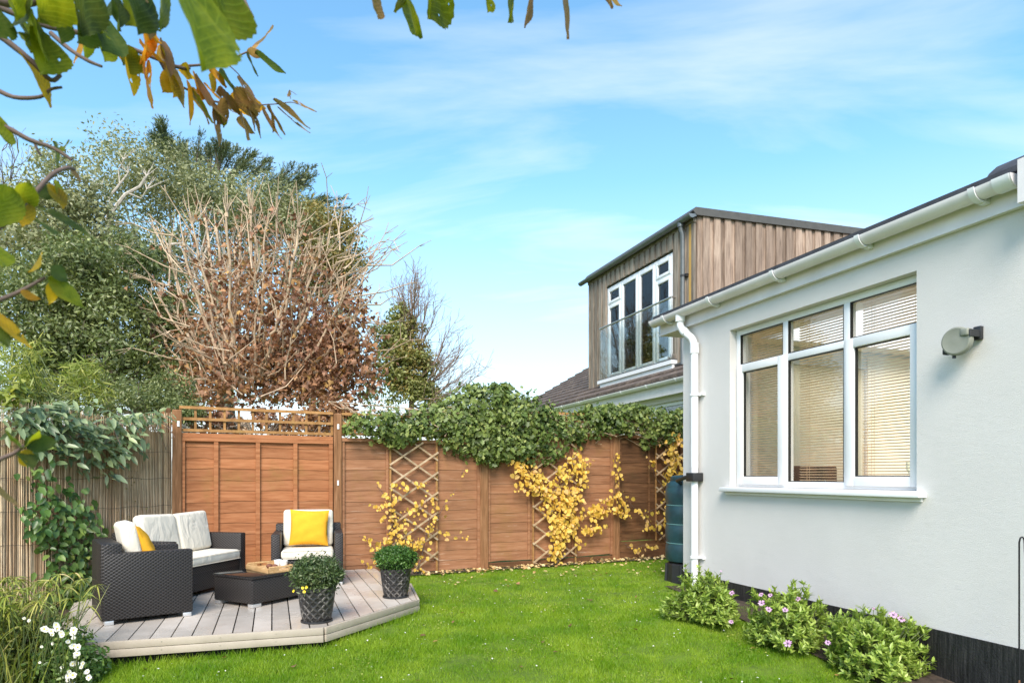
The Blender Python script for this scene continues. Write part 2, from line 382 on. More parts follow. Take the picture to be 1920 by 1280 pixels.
    pr = nt.nodes.new('ShaderNodeMath'); pr.operation = 'MULTIPLY'; L.new(sine(sp.outputs['X'], 0.034), pr.inputs[0]); L.new(sine(sp.outputs['Y'], 0.024), pr.inputs[1])
    wv = noise(nt, coords(nt), 60, 3)
    L.new(ramp(nt, pr.outputs[0], [(0.0, (0.034, 0.030, 0.029)), (0.35, (0.027, 0.024, 0.023)), (0.6, (0.002, 0.002, 0.002))]), b.inputs['Base Color'])
    b.inputs['Roughness'].default_value = 0.45; b.inputs['Specular IOR Level'].default_value = 0.35
    inv = nt.nodes.new('ShaderNodeMath'); inv.operation = 'SUBTRACT'; inv.inputs[0].default_value = 1; L.new(pr.outputs[0], inv.inputs[1])
    bump(nt, b, inv.outputs[0], 0.5, 0.004); M['wicker'] = m
    M['foot'] = plain('silver_foot', (0.62, 0.62, 0.62), 0.35, metal=0.6)
    M['cushion'] = plain('cream_canvas', (0.72, 0.66, 0.55), 0.9, spec=0.2, var=0.06, vscale=5, bmp=0.0)
    nt = M['cushion'].node_tree; bump(nt, nt.nodes['Principled BSDF'], noise(nt, coords(nt, 'Object', (1, 1, .45), (.3, .2, 0)), 11, 3, 0.45, 1.2), 0.55, 0.03)
    M['yellow'] = plain('mustard_fabric', (0.72, 0.36, 0.025), 0.9, spec=0.2, var=0.10, vscale=10, bmp=0.2, bscale=140)
    m, nt, b = new_mat('black_table_glass'); b.inputs['Base Color'].default_value = c4((0.012, 0.014, 0.015)); b.inputs['Roughness'].default_value = 0.06
    M['tabglass'] = m
    M['bamboo'] = wood('bamboo_tray_wood', [(0.38, 0.22, 0.09), (0.50, 0.31, 0.14), (0.6, 0.42, 0.22)], (6, 20, 20), 3, isl=0.2)
    M['china'] = plain('white_china', (0.82, 0.82, 0.81), 0.15)
    M['cake'] = plain('chocolate_cake', (0.16, 0.06, 0.035), 0.8, var=0.3, vscale=60, bmp=0.5, bscale=120)
    M['badge'] = plain('silver_badge', (0.75, 0.75, 0.74), 0.3)
    # pot : woven basket relief, silver highlights painted on its ridges
    m, nt, b = new_mat('pewter_basket_pot'); tc = nt.nodes.new('ShaderNodeTexCoord'); L = nt.links
    def wav(sx, sy):
        mp = nt.nodes.new('ShaderNodeMapping'); mp.inputs['Scale'].default_value = (sx, sy, 1); L.new(tc.outputs['UV'], mp.inputs[0])
        w = nt.nodes.new('ShaderNodeTexWave'); w.wave_type = 'BANDS'; w.bands_direction = 'DIAGONAL'; w.inputs['Scale'].default_value = 1.0; w.inputs['Distortion'].default_value = 0.35; w.inputs['Detail'].default_value = 2
        L.new(mp.outputs[0], w.inputs['Vector']); return w.outputs['Fac']
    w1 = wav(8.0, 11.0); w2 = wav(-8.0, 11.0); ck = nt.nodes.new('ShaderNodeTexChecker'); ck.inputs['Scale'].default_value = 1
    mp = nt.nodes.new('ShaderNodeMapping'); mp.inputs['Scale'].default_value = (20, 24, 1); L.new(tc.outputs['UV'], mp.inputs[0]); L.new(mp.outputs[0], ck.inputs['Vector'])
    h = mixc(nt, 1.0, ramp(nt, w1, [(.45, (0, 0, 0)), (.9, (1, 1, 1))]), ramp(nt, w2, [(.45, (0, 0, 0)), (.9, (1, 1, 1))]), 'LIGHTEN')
    worn = mixc(nt, 1.0, h, ramp(nt, noise(nt, coords(nt), 14, 5, 0.7), [(0.35, (0, 0, 0)), (0.65, (1, 1, 1))]), 'MULTIPLY')  # patchy mask for the highlights painted along the ridges
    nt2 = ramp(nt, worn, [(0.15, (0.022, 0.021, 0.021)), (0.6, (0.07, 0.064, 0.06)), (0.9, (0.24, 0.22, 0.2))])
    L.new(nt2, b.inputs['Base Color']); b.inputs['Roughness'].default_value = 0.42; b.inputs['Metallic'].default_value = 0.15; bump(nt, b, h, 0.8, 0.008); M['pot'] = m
    M['soil'] = plain('dark_soil', (0.045, 0.03, 0.02), 0.95, var=0.5, vscale=25, bmp=1.0, bscale=30)
    # ground
    m, nt, b = new_mat('lawn_turf'); v = coords(nt)
    col = ramp(nt, noise(nt, v, 7, 8, 0.7), [(0.3, (0.06, 0.11, 0.006)), (0.55, (0.14, 0.23, 0.008)), (0.75, (0.20, 0.27, 0.015))])
    nt.links.new(col, b.inputs['Base Color']); b.inputs['Roughness'].default_value = 0.9; bump(nt, b, noise(nt, v, 120, 4), 1.0, 0.02); M['lawn'] = m
    M['grass'] = leafmat('grass_blades', [(0, (0.088, 0.199, 0.003)), (0.4, (0.176, 0.367, 0.005)), (0.8, (0.264, 0.457, 0.009)), (1, (0.368, 0.447, 0.043))], 0.5, 0.4, (1.2, 1.3, 0.5), 0.5, 2.3)
    # plants
    M['ivy'] = leafmat('ivy_leaves', [(0, (0.03, 0.06, 0.010)), (0.5, (0.11, 0.175, 0.032)), (0.85, (0.20, 0.27, 0.06)), (1, (0.33, 0.36, 0.10))], 0.5, 0.22, None, 0.2)
    M['yel'] = leafmat('autumn_yellow_leaves', [(0, (0.55, 0.42, 0.06)), (0.25, (0.74, 0.45, 0.05)), (0.75, (0.80, 0.58, 0.10)), (1, (0.70, 0.42, 0.17))], 0.5, 0.3, (1.1, 1.0, .6), 0.2)
    M['litter'] = leafmat('fallen_yellow_leaves', [(0, (0.40, 0.22, 0.07)), (0.5, (0.62, 0.45, 0.2)), (1, (0.75, 0.62, 0.36))], 0.7, 0.1, None, 0.1)
    M['brownleaf'] = leafmat('dead_brown_leaves', [(0, (0.12, 0.05, 0.03)), (0.5, (0.29, 0.14, 0.085)), (0.9, (0.45, 0.23, 0.12)), (1, (0.55, 0.33, 0.10))], 0.6, 0.25, (1.2, 0.9, 0.7), 0.2)
    M['greyleaf'] = leafmat('grey_green_leaves', [(0, (0.095, 0.112, 0.039)), (0.5, (0.235, 0.252, 0.112)), (0.85, (0.392, 0.403, 0.224)), (1, (0.560, 0.549, 0.358))], 0.5, 0.28, None, 0.3, 0.8, 0.4)
    M['darkleaf'] = leafmat('dark_evergreen_leaves', [(0, (0.030, 0.052, 0.012)), (0.55, (0.096, 0.138, 0.036)), (0.88, (0.204, 0.241, 0.075)), (1, (0.432, 0.460, 0.200))], 0.42, 0.25, None, 0.3, 0.9, 0.5)
    M['limeleaf'] = leafmat('yellow_green_leaves', [(0, (0.13, 0.19, 0.03)), (0.6, (0.29, 0.34, 0.06)), (1, (0.5, 0.48, 0.12))], 0.45, 0.35)
    M['goldleaf'] = leafmat('golden_olive_leaves', [(0, (0.13, 0.13, 0.035)), (0.5, (0.27, 0.24, 0.07)), (1, (0.46, 0.33, 0.11))], 0.5, 0.35)
    M['conifer'] = leafmat('conifer_sprays', [(0, (0.042, 0.070, 0.028)), (0.6, (0.105, 0.147, 0.063)), (1, (0.224, 0.238, 0.105))], 0.6, 0.15)
    M['vine'] = leafmat('vine_leaves', [(0, (0.036, 0.094, 0.022)), (0.5, (0.087, 0.189, 0.043)), (0.9, (0.203, 0.319, 0.072)), (1, (0.377, 0.435, 0.116))], 0.35, 0.3)
    M['bluevine'] = leafmat('blue_green_climber_leaves', [(0, (0.072, 0.120, 0.048)), (0.5, (0.180, 0.252, 0.120)), (0.85, (0.312, 0.396, 0.204)), (1, (0.504, 0.564, 0.288))], 0.4, 0.28, None, 0.2, 2, 0.8)
    M['daisyleaf'] = leafmat('daisy_bush_leaves', [(0, (0.109, 0.188, 0.022)), (0.5, (0.273, 0.398, 0.055)), (1, (0.481, 0.575, 0.143))], 0.4, 0.3)
    M['potleaf'] = leafmat('small_dark_leaves', [(0, (0.02, 0.048, 0.012)), (0.55, (0.05, 0.10, 0.022)), (0.9, (0.11, 0.17, 0.045)), (1, (0.25, 0.27, 0.13))], 0.4, 0.25)
    M['potleaf2'] = leafmat('fresh_green_leaves', [(0, (0.025, 0.075, 0.012)), (0.55, (0.055, 0.14, 0.022)), (1, (0.13, 0.24, 0.04))], 0.4, 0.25)
    M['sedge'] = leafmat('sedge_blades', [(0, (0.099, 0.165, 0.013)), (0.5, (0.242, 0.319, 0.022)), (0.88, (0.462, 0.462, 0.055)), (1, (0.660, 0.506, 0.264))], 0.45, 0.3)
    M['olive'] = leafmat('olive_ivy_leaves', [(0, (0.115, 0.138, 0.034)), (0.5, (0.265, 0.287, 0.081)), (1, (0.483, 0.483, 0.196))], 0.5, 0.35)
    M['pinkpetal'] = leafmat('lilac_petals', [(0, (0.55, 0.26, 0.5)), (1, (0.75, 0.50, 0.72))], 0.5, 0.3, (1.1, 1, 1.1), 0)
    M['whitepetal'] = leafmat('cream_petals', [(0, (0.78, 0.74, 0.58)), (1, (0.86, 0.85, 0.8))], 0.5, 0.3, (1, 1, 1), 0)
    M['yelpetal'] = plain('yellow_flower_petals', (0.75, 0.55, 0.02), 0.5)
    M['purple'] = plain('purple_flower_centre', (0.10, 0.05, 0.12), 0.7)
    M['stem'] = plain('green_stem', (0.10, 0.13, 0.04), 0.6)
    M['bark'] = plain('grey_brown_bark', (0.17, 0.13, 0.10), 0.9, var=0.4, vscale=20, bmp=0.6, bscale=40)
    M['palebark'] = plain('pale_bark', (0.46, 0.41, 0.35), 0.85, var=0.35, vscale=14, bmp=0.4, bscale=40)
    M['tanbark'] = plain('tan_stems', (0.49, 0.36, 0.24), 0.8, var=0.35, vscale=7, bmp=0.3, bscale=40)
    M['palewig'] = plain('brown_twigs', (0.24, 0.165, 0.12), 0.8, var=0.3, vscale=20)
    M['twig'] = plain('dark_twigs', (0.125, 0.085, 0.07), 0.8, var=0.3, vscale=20)
    # near leaves with insect holes
    def near(name, stops, hole=0.735):
        m, nt, b = new_mat(name); N = nt.nodes; L = nt.links; v = coords(nt)
        col = ramp(nt, noise(nt, v, 22, 5, 0.65), [(0.3, stops[0]), (0.5, stops[1]), (0.72, stops[2])])
        col = mixc(nt, 1.0, col, ramp(nt, island(nt), [(0, (.72,) * 3), (1, (1.2,) * 3)]), 'MULTIPLY')
        tc = nt.nodes.new('ShaderNodeTexCoord'); wv = nt.nodes.new('ShaderNodeTexWave'); wv.bands_direction = 'DIAGONAL'; wv.inputs['Scale'].default_value = 2.4; wv.inputs['Distortion'].default_value = 0.6
        L.new(tc.outputs['UV'], wv.inputs['Vector'])
        col = mixc(nt, ramp(nt, wv.outputs['Fac'], [(0.86, (0, 0, 0)), (0.98, (.4, .4, .4))]), col, tuple(min(1, x * 1.5 + .02) for x in stops[1]))
        L.new(col, b.inputs['Base Color']); b.inputs['Roughness'].default_value = 0.5; b.inputs['Specular IOR Level'].default_value = 0.35
        t = N.new('ShaderNodeBsdfTranslucent'); L.new(mixc(nt, 1, col, (1.4, 1.35, 0.8), 'MULTIPLY'), t.inputs['Color'])
        ms = N.new('ShaderNodeMixShader'); ms.inputs[0].default_value = 0.6; L.new(b.outputs[0], ms.inputs[1]); L.new(t.outputs[0], ms.inputs[2])
        tr = N.new('ShaderNodeBsdfTransparent'); m2 = N.new('ShaderNodeMixShader')
        L.new(ramp(nt, noise(nt, v, 60, 1, 0.4), [(hole, (0, 0, 0)), (hole + .012, (1, 1, 1))]), m2.inputs[0])
        L.new(ms.outputs[0], m2.inputs[1]); L.new(tr.outputs[0], m2.inputs[2]); L.new(m2.outputs[0], N['Material Output'].inputs[0])
        bump(nt, b, wv.outputs['Fac'], 0.2, 0.002)
        return m
    M['ng'] = near('near_green_leaf', [(0.08, 0.13, 0.008), (0.20, 0.235, 0.012), (0.33, 0.33, 0.02)])
    M['nd'] = near('near_dark_leaf', [(0.035, 0.065, 0.014), (0.08, 0.12, 0.025), (0.16, 0.18, 0.045)])
    M['ny'] = near('near_yellow_leaf', [(0.22, 0.17, 0.01), (0.50, 0.32, 0.015), (0.62, 0.40, 0.03)], 0.72)
    M['no'] = near('near_orange_leaf', [(0.36, 0.20, 0.02), (0.62, 0.29, 0.03), (0.68, 0.36, 0.06)], 0.71)
    M['nb'] = near('near_bronze_leaf', [(0.14, 0.12, 0.03), (0.28, 0.18, 0.08), (0.42, 0.21, 0.14)], 0.72)
build_materials()

# ------------------------------------------------------------------ ground
WALLC = 4.4625                      # X + .3592 Y = WALLC is the house wall
TH = math.atan2(449, 1250)          # the house turns this much from the view axis
def gz(x, y):
    return -np.clip(.03 + .07 * (x + .9) / 2.2, .03, .10) * np.clip(6.0 - y, 0, 2.6)
def build_ground():
    xs = np.unique(np.concatenate([np.linspace(-150, -8, 14), np.linspace(-8, 8, 81), np.linspace(8, 150, 14)]))
    ys = np.unique(np.concatenate([np.linspace(-40, 0, 8), np.linspace(0, 14, 71), np.linspace(14, 300, 16)]))
    X, Y = np.meshgrid(xs, ys); rng = np.random.default_rng(3)
    Z = gz(X, Y) + rng.normal(size=X.shape) * 0.006
    v = np.stack([X, Y, Z], -1).reshape(-1, 3); nx = len(xs)
    me = bpy.data.meshes.new('lawn')
    me.from_pydata(v.tolist(), [], [(j * nx + i, j * nx + i + 1, (j + 1) * nx + i + 1, (j + 1) * nx + i) for j in range(len(ys) - 1) for i in range(nx - 1)])
    me.materials.append(M['lawn']); o = bpy.data.objects.new('lawn', me); COL.objects.link(o); tag(o, kind='structure')
    def bed(name, pts):          # soil sheets lying just above the lawn
        mb = MB(); n = len(pts)
        for i in range(n - 1):
            (a, b), (c, d) = pts[i], pts[i + 1]
            K = 8
            for k in range(K):
                t0, t1 = k / K, (k + 1) / K
                q = [(a[0] + (c[0] - a[0]) * t0, a[1] + (c[1] - a[1]) * t0), (a[0] + (c[0] - a[0]) * t1, a[1] + (c[1] - a[1]) * t1),
                     (b[0] + (d[0] - b[0]) * t1, b[1] + (d[1] - b[1]) * t1), (b[0] + (d[0] - b[0]) * t0, b[1] + (d[1] - b[1]) * t0)]
                mb.add([(x, y, float(gz(x, y)) + 0.022) for x, y in q], [(0, 1, 2, 3)])
        tag(mb.build(name, M['soil']), kind='structure')
    wl = lambda y, off: (WALLC - 0.3592 * y - off * 1.0625, y)
    bed('soil_bed', [(wl(7.2, .22), wl(7.2, -.02)), (wl(6.0, .42), wl(6.0, -.02)), (wl(4.8, .5), wl(4.8, -.02)), (wl(3.0, .45), wl(3.0, -.02))])
    bed('soil_bed', [((-3.25, 2.5), (-6.5, 2.5)), ((-2.85, 3.6), (-6, 3.6)), ((-2.95, 4.5), (-5.2, 4.5)), ((-3.5, 5.6), (-4.7, 5.6)), ((-3.6, 7.0), (-3.7, 7.0))])
    bed('soil_bed', [((-1.7, 7.72), (-1.7, 7.95)), ((3.2, 10.1), (3.2, 10.4))])
build_ground()

# ------------------------------------------------------------------ the white bungalow
def holed(mb, axis, a0, a1, u0, u1, z0, z1, holes):
    """wall slab with rectangular holes; axis 'x': slab between x=a0..a1 over y; axis 'y': over x"""
    us = sorted({u0, u1, *[h[0] for h in holes], *[h[1] for h in holes]}); zs = sorted({z0, z1, *[h[2] for h in holes], *[h[3] for h in holes]})
    P = (lambda a, u, z: (a, u, z)) if axis == 'x' else (lambda a, u, z: (u, a, z))
    inside = lambda u, z: any(h[0] < u < h[1] and h[2] < z < h[3] for h in holes)
    for i in range(len(us) - 1):
        for j in range(len(zs) - 1):
            if inside((us[i] + us[i + 1]) / 2, (zs[j] + zs[j + 1]) / 2): continue
            for a in (a0, a1):
                q = [P(a, us[i], zs[j]), P(a, us[i + 1], zs[j]), P(a, us[i + 1], zs[j + 1]), P(a, us[i], zs[j + 1])]
                mb.add(q, [(0, 1, 2, 3)])
    for (a, b, c, d) in list(holes) + [(u0, u1, z0, z1)]:
        for q in ([(a, c), (b, c)], [(a, d), (b, d)], [(a, c), (a, d)], [(b, c), (b, d)]):
            (p, r), (s_, t) = q
            mb.add([P(a0, p, r), P(a0, s_, t), P(a1, s_, t), P(a1, p, r)], [(0, 1, 2, 3)])
def half_gutter(mb, xc, zc, r, y0, y1, n=14):
    out = [(xc + r * math.cos(math.pi + math.pi * k / n), zc + r * math.sin(math.pi + math.pi * k / n)) for k in range(n + 1)]
    inn = [(xc + (r - .006) * math.cos(math.pi + math.pi * k / n), zc + (r - .006) * math.sin(math.pi + math.pi * k / n)) for k in range(n + 1)][::-1]
    mb.prism(out + inn, 'y', y0, y1)
def half_disc(mb, xc, zc, r, y0, y1, n=14):
    mb.prism([(xc + r * math.cos(math.pi + math.pi * k / n), zc + r * math.sin(math.pi + math.pi * k / n)) for k in range(n + 1)], 'y', y0, y1)

def win_frame(mb, xf, y0, y1, z0, z1, w, d):
    """four mitred bars around an opening, face at xf, depth d (into the wall)"""
    mb.rbox(xf, xf + d, y0, y0 + w, z0, z1, .006, 2); mb.rbox(xf, xf + d, y1 - w, y1, z0, z1, .006, 2)
    mb.rbox(xf + .002, xf + d, y0 + w - .003, y1 - w + .003, z0, z0 + w, .006, 2); mb.rbox(xf + .002, xf + d, y0 + w - .003, y1 - w + .003, z1 - w, z1, .006, 2)

def build_house():
    h = thing('bungalow', 'white rendered bungalow with black plinth and a large white framed window', 'house', (1.861, 7.246, 0), TH)
    YN = -4.6
    WY0, WY1, WZ0, WZ1 = -2.79, -0.785, 1.10, 2.626
    mb = MB()
    holed(mb, 'x', 0, .28, YN, 0, .174, 2.95, [(WY0, WY1, WZ0, WZ1)])
    holed(mb, 'y', -.28, -.0005, .28, 3.6, .174, 2.95, [(.75, 2.3, .55, 2.45)])
    holed(mb, 'y', YN + .0005, YN + .28, .28, 3.6, .174, 2.95, [(.5, 3.2, .3, 2.5)])  # unseen gable opening added to let sun into the room
    holed(mb, 'x', 3.4, 3.6, YN + .28, -.28, .174, 2.95, [(-4.0, -.55, .32, 2.5)])  # unseen back opening added to let sky light into the room
    mb.build('wall', M['render'], h)
    mb = MB(); mb.box(-.012, .27, YN - .01, .012, -.6, .174); mb.box(.27, 3.6, -.27, .012, -.6, .174); mb.box(3.35, 3.6, YN, -.28, -.6, .174); mb.build('plinth', M['plinth'], h)
    # inside faces: cream lining, ceiling, floor
    mb = MB(); mb.box(.283, .295, YN + .3, WY0 - .02, .3, 2.6); mb.box(.283, .295, WY1 + .02, -.3, .3, 2.6)
    mb.box(.283, .295, WY0 - .02, WY1 + .02, .3, WZ0 - .02); mb.box(.3, .74, -.30, -.285, .3, 2.6); mb.box(2.31, 3.39, -.30, -.285, .3, 2.6)
    mb.box(.74, 2.31, -.30, -.285, .3, .55); [mb.box(*q, 2.64, 2.66) for q in ((.3, .56, YN + .3, -.31), (3.24, 3.39, YN + .3, -.31), (.561, 3.239, YN + .3, -3.441), (.561, 3.239, -.509, -.31))]
    mb.build('room_lining', M['cream'], h)
    mb = MB(); mb.box(.29, 3.39, YN + .29, -.29, .26, .29); mb.build('room_floor', M['floor_in'], h)
    # window in the long wall
    w = MB(); X0 = .075
    win_frame(w, X0, WY0 + .001, WY1 - .001, WZ0 + .001, WZ1 - .001, .055, .07)
    m1, m2, tz = -1.447, -2.118, 2.253
    for my in (m1, m2): w.rbox(X0 + .001, X0 + .069, my - .03, my + .03, WZ0 + .05, WZ1 - .05, .006, 2)
    bays = [(m1 + .03, WY1 - .055), (m2 + .03, m1 - .03), (WY0 + .055, m2 - .03)]
    for a, b in bays: w.rbox(X0 + .002, X0 + .068, a - .004, b + .004, tz - .03, tz + .03, .006, 2)
    win = w.build('window', M['upvc'], h, smooth=40)
    for i, (a, b) in enumerate(bays):
        if i != 1:
            c = MB(); win_frame(c, X0 - .018, a - .028, b + .028, WZ0 + .025, tz + .028, .075, .06); c.build('casement', M['upvc'], win, smooth=40)
            lo = (a + .047, b - .047, WZ0 + .1, tz - .047)
        else: lo = (a, b, WZ0 + .055, tz - .03)
        g = MB()
        for (p, q, r, s_) in (lo, (a, b, tz + .03, WZ1 - .055)):
            for k in ((p, p + .008, r, s_), (q - .008, q, r, s_), (p + .008, q - .008, r, r + .008), (p + .008, q - .008, s_ - .008, s_)):
                g.box(X0 + .006, X0 + .03, k[0], k[1], k[2], k[3])
            gl = MB(); gl.box(X0 + .026, X0 + .032, p + .001, q - .001, r + .001, s_ - .001); gl.build('pane', M['glass'], win)
        g.build('gasket', M['gasket'], win)
        # venetian blind just inside
        bl = MB(); z = WZ0 + .07; rng = random.Random(i)
        while z < WZ1 - .05:
            t = R(-16 + rng.uniform(-1.2, 1.2)); dx, dz = .0125 * math.cos(t), .0125 * math.sin(t); xx = X0 + .125
            ya, yb = a + .01, b - .01; dr = rng.uniform(-.0012, .0012)
            v = [(xx - dx, ya, z - dz + dr), (xx - dx, yb, z - dz - dr), (xx, yb, z + .0016 - dr), (xx, ya, z + .0016 + dr), (xx + dx, yb, z + dz - dr), (xx + dx, ya, z + dz + dr)]
            bl.add(v, [(0, 1, 2, 3), (3, 2, 4, 5)]); z += .0235
        bl.box(X0 + .105, X0 + .145, a + .01, b - .01, WZ1 - .05, WZ1 - .02)
        for f in (.18, .82):
            y = a + (b - a) * f
            bl.box(X0 + .111, X0 + .1125, y - .001, y + .001, WZ0 + .06, WZ1 - .05)
            bl.box(X0 + .1385, X0 + .140, y - .001, y + .001, WZ0 + .06, WZ1 - .05)
        bl.build('venetian_blind', M['slat'], win)
    s_ = MB(); s_.rbox(-.075, X0 + .01, WY0 - .075, WY1 + .075, WZ0 - .046, WZ0 - .004, .008, 2); s_.rbox(-.02, -.001, WY0 - .05, WY1 + .05, WZ0 - .075, WZ0 - .048, .004, 1)
    s_.build('window_sill', M['upvc'], h, smooth=40)
    # end window; the unseen openings in the other walls are added for daylight
    e = MB(); 
    for (x0, x1) in ((.75, .81), (1.49, 1.56), (2.24, 2.30)): e.rbox(x0, x1, -.2, -.13, .55, 2.45, .006, 2)
    for (z0, z1) in ((.55, .61), (1.84, 1.94), (2.39, 2.45)):
        e.rbox(.808, 1.492, -.199, -.131, z0, z1, .006, 2); e.rbox(1.558, 2.242, -.199, -.131, z0, z1, .006, 2)
    ew = e.build('end_window', M['upvc'], h, smooth=40)
    g = MB(); g.box(.80, 2.25, -.17, -.165, .6, 2.4); g.build('pane', M['glass'], ew)
    g = MB(); g.box(.76, 2.29, -.262, -.258, .57, 2.44); g.build('roller_blind', M['roller'], ew)
    # eaves
    f = MB(); f.box(-.035, -.002, -3.56, .40, 2.795, 2.985); f.box(-.02, .3, .004, .395, 2.80, 2.98); f.box(-.046, -.036, -3.56, .40, 2.795, 2.815)
    f.box(-.17, -.002, -3.70, -3.565, 2.77, 3.02); f.box(-.035, -.002, YN, -3.705, 2.78, 3.0)
    f.build('fascia', M['gutter'], h)
    gt = MB(); half_gutter(gt, -.105, 2.962, .066, -3.50, .42); half_disc(gt, -.105, 2.962, .068, .40, .428); half_disc(gt, -.105, 2.962, .072, -3.53, -3.505)
    G = gt.build('gutter', M['gutter'], h, smooth=40)
    for y in (.14, -.665, -1.56, -2.45, -3.30):
        b = MB(); half_gutter(b, -.105, 2.964, .080, y - .02, y + .02); b.box(-.085, -.036, y - .02, y + .02, 2.878, 2.905); b.build('gutter_bracket', M['upvc'], G, smooth=40)
    b = MB(); half_gutter(b, -.105, 2.963, .074, -3.52, -3.42); b.build('stop_end', M['upvc'], G, smooth=40)
    # roof: low slates, steeper ridge piece at the near end
    r = MB(); t = math.tan(R(14))
    def slab(x0, x1, ya, yb):
        za, zb = 2.985 + t * (x0 + .115), 2.985 + t * (x1 + .115); r.prism([(x0, za), (x0, za + .033), (x1, zb + .033), (x1, zb)], 'y', ya, yb)
    RX0, RX1, RY0, RY1 = .6, 3.2, -3.4, -.55           # roof opening out of view, added to brighten the room
    slab(-.115, RX0, -3.62, .43); slab(RX1, 4.0, -3.62, .43); slab(RX0, RX1, RY1, .43); slab(RX0, RX1, -3.62, RY0)
    x = .05
    while x < 3.9:                                # slate courses
        z = 3.02 + t * (x + .115); q = [(x, z), (x, z + .006), (x + .22, z + .002 + t * .22), (x + .22, z - .004 + t * .22)]
        if x + .22 <= RX0 or x >= RX1: r.prism(q, 'y', -3.62, .435)
        else: r.prism(q, 'y', RY1, .435); r.prism(q, 'y', -3.62, RY0)
        x += .22
    k = MB()
    for (xa, xb, ya, yb) in ((RX0 - .04, RX0, RY0 - .04, RY1 + .04), (RX1, RX1 + .04, RY0 - .04, RY1 + .04), (RX0, RX1, RY0 - .04, RY0), (RX0, RX1, RY1, RY1 + .04)):
        k.prism([(xa, 2.64 + 0 * t), (xa, 3.03 + t * (xa + .115)), (xb, 3.03 + t * (xb + .115)), (xb, 2.64)], 'y', ya, yb)
    k.build('added_rooflight', M['upvc'], h)
    r.build('roof', M['slate'], h)
    r = MB(); r.prism([(-.06, 3.025), (-.02, 3.075), (.05, 3.13), (.13, 3.158), (.6, 3.17), (.6, 3.03)], 'y', -4.6, -3.30); r.build('verge_tile', M['slate'], h, smooth=30)
    # downpipe with swan neck
    d = MB(); yp = -.294
    pts = [(-.105, -.10, 2.90), (-.105, -.10, 2.84), (-.105, -.105, 2.80), (-.095, -.13, 2.755), (-.08, -.19, 2.70), (-.068, -.25, 2.65), (-.063, -.275, 2.61), (-.062, yp, 2.56), (-.062, yp, 1.29)]
    d.tube(pts, .039, 16); d.tube([(-.062, yp, 1.31), (-.062, yp, .02)], .037, 16)
    d.tube([(-.105, -.10, 2.92), (-.105, -.10, 2.85)], .052, 16); d.tube([(-.062, yp, 2.59), (-.062, yp, 2.48)], .047, 16); d.tube([(-.092, -.14, 2.745), (-.083, -.18, 2.71)], .047, 16)
    D = d.build('downpipe', M['upvc'], h, smooth=40)
    for z in (2.05, .36):
        c = MB(); c.tube([(-.062, yp, z - .012), (-.062, yp, z + .012)], .049, 16); c.box(-.03, -.001, yp - .1, yp + .06, z - .012, z + .012); c.tube([(-.02, yp - .085, z), (-.045, yp - .085, z)], .008, 6); c.build('pipe_clip', M['upvc'], D, smooth=40)
    d = MB(); d.rbox(-.125, -.002, yp - .07, yp + .065, 1.15, 1.24, .008, 2); d.build('rain_diverter', M['black'], D, smooth=40)
    d = MB(); d.tube([(-.07, yp + .06, 1.20), (-.06, -.12, 1.19), (-.04, .05, 1.155), (.10, .2, 1.13)], .022, 10); d.build('diverter_hose', M['black'], D, smooth=40)
build_house()

def build_reel():
    h = thing('clothes_line_reel', 'round grey green retractable clothes line reel fixed to the white wall', 'clothes line reel', (1.861, 7.246, 0), TH)
    # reel drum in front of the wall, its bracket towards the near side
    y, z = -3.155, 2.06
    Mx = Matrix.Translation((-.10, y, z)) @ Matrix.Scale(.86, 4) @ Matrix.Rotation(R(-90), 4, 'Y') @ Matrix.Rotation(R(10), 4, 'X') 
    b = MB(); b.lathe([(.03, -.026), (.096, -.026), (.104, -.018), (.105, .012), (.100, .024), (.090, .028), (.085, .026), (.02, .031)], 40, Mx); b.rbox(-.125, -.075, y - .085, y - .03, z + .02, z + .07, .012, 3)
    b.build('drum', M['reel'], h, smooth=35)
    b = MB(); b.rbox(-.03, -.001, y - .10, y - .05, z + .0, z + .085, .006, 2); b.rbox(-.115, -.025, y - .095, y - .086, z + .015, z + .06, .002, 1); b.rbox(-.115, -.025, y - .066, y - .058, z + .02, z + .06, .002, 1); b.build('bracket', M['black'], h, smooth=35)
    b = MB(); b.tube([(-.10, y + .02, z - .08), (-.10, y + .02, z - .105)], .011, 8); b.rbox(-.12, -.07, y + .06, y + .088, z - .075, z - .035, .008, 2); b.build('line_outlet', M['black'], h, smooth=35)
build_reel()

def build_butt():
    h = thing('water_butt', 'dark green ribbed plastic water butt on a black stand behind the house corner', 'water butt', (2.015, 7.66, 0))
    b = MB(); prof = [(.20, .225)]
    z = .23
    for k in range(4):
        prof += [(.235, z + .01), (.248, z + .06), (.25, z + .12), (.246, z + .185), (.236, z + .205), (.236, z + .215)]; z += .215
    prof += [(.236, 1.09), (.225, 1.12), (.19, 1.15), (.18, 1.155)]
    b.lathe(prof, 40); b.build('body', M['butt'], h, smooth=40)
    b = MB(); b.lathe([(.17, 1.152), (.19, 1.155), (.19, 1.195), (.165, 1.21), (.05, 1.222)], 40); b.rbox(-.05, .05, -.19, -.1, 1.2, 1.235, .01, 2); b.build('lid', M['butt'], h, smooth=35)
    b = MB()
    for zz in (.445, .66, .875): b.lathe([(.2365, zz - .006), (.2400, zz - .004), (.2400, zz + .004), (.2365, zz + .006)], 40)
    b.build('seam_band', M['buttline'], h, smooth=35)
    b = MB(); b.lathe([(.235, -.01), (.245, 0), (.235, .2), (.21, .222)], 12); 
    for k in range(6):
        a = k * math.pi / 3; b.tube([(.245 * math.cos(a), .245 * math.sin(a), 0), (.235 * math.cos(a), .235 * math.sin(a), .21)], .02, 6)
    b.build('stand', M['black'], h)
build_butt()

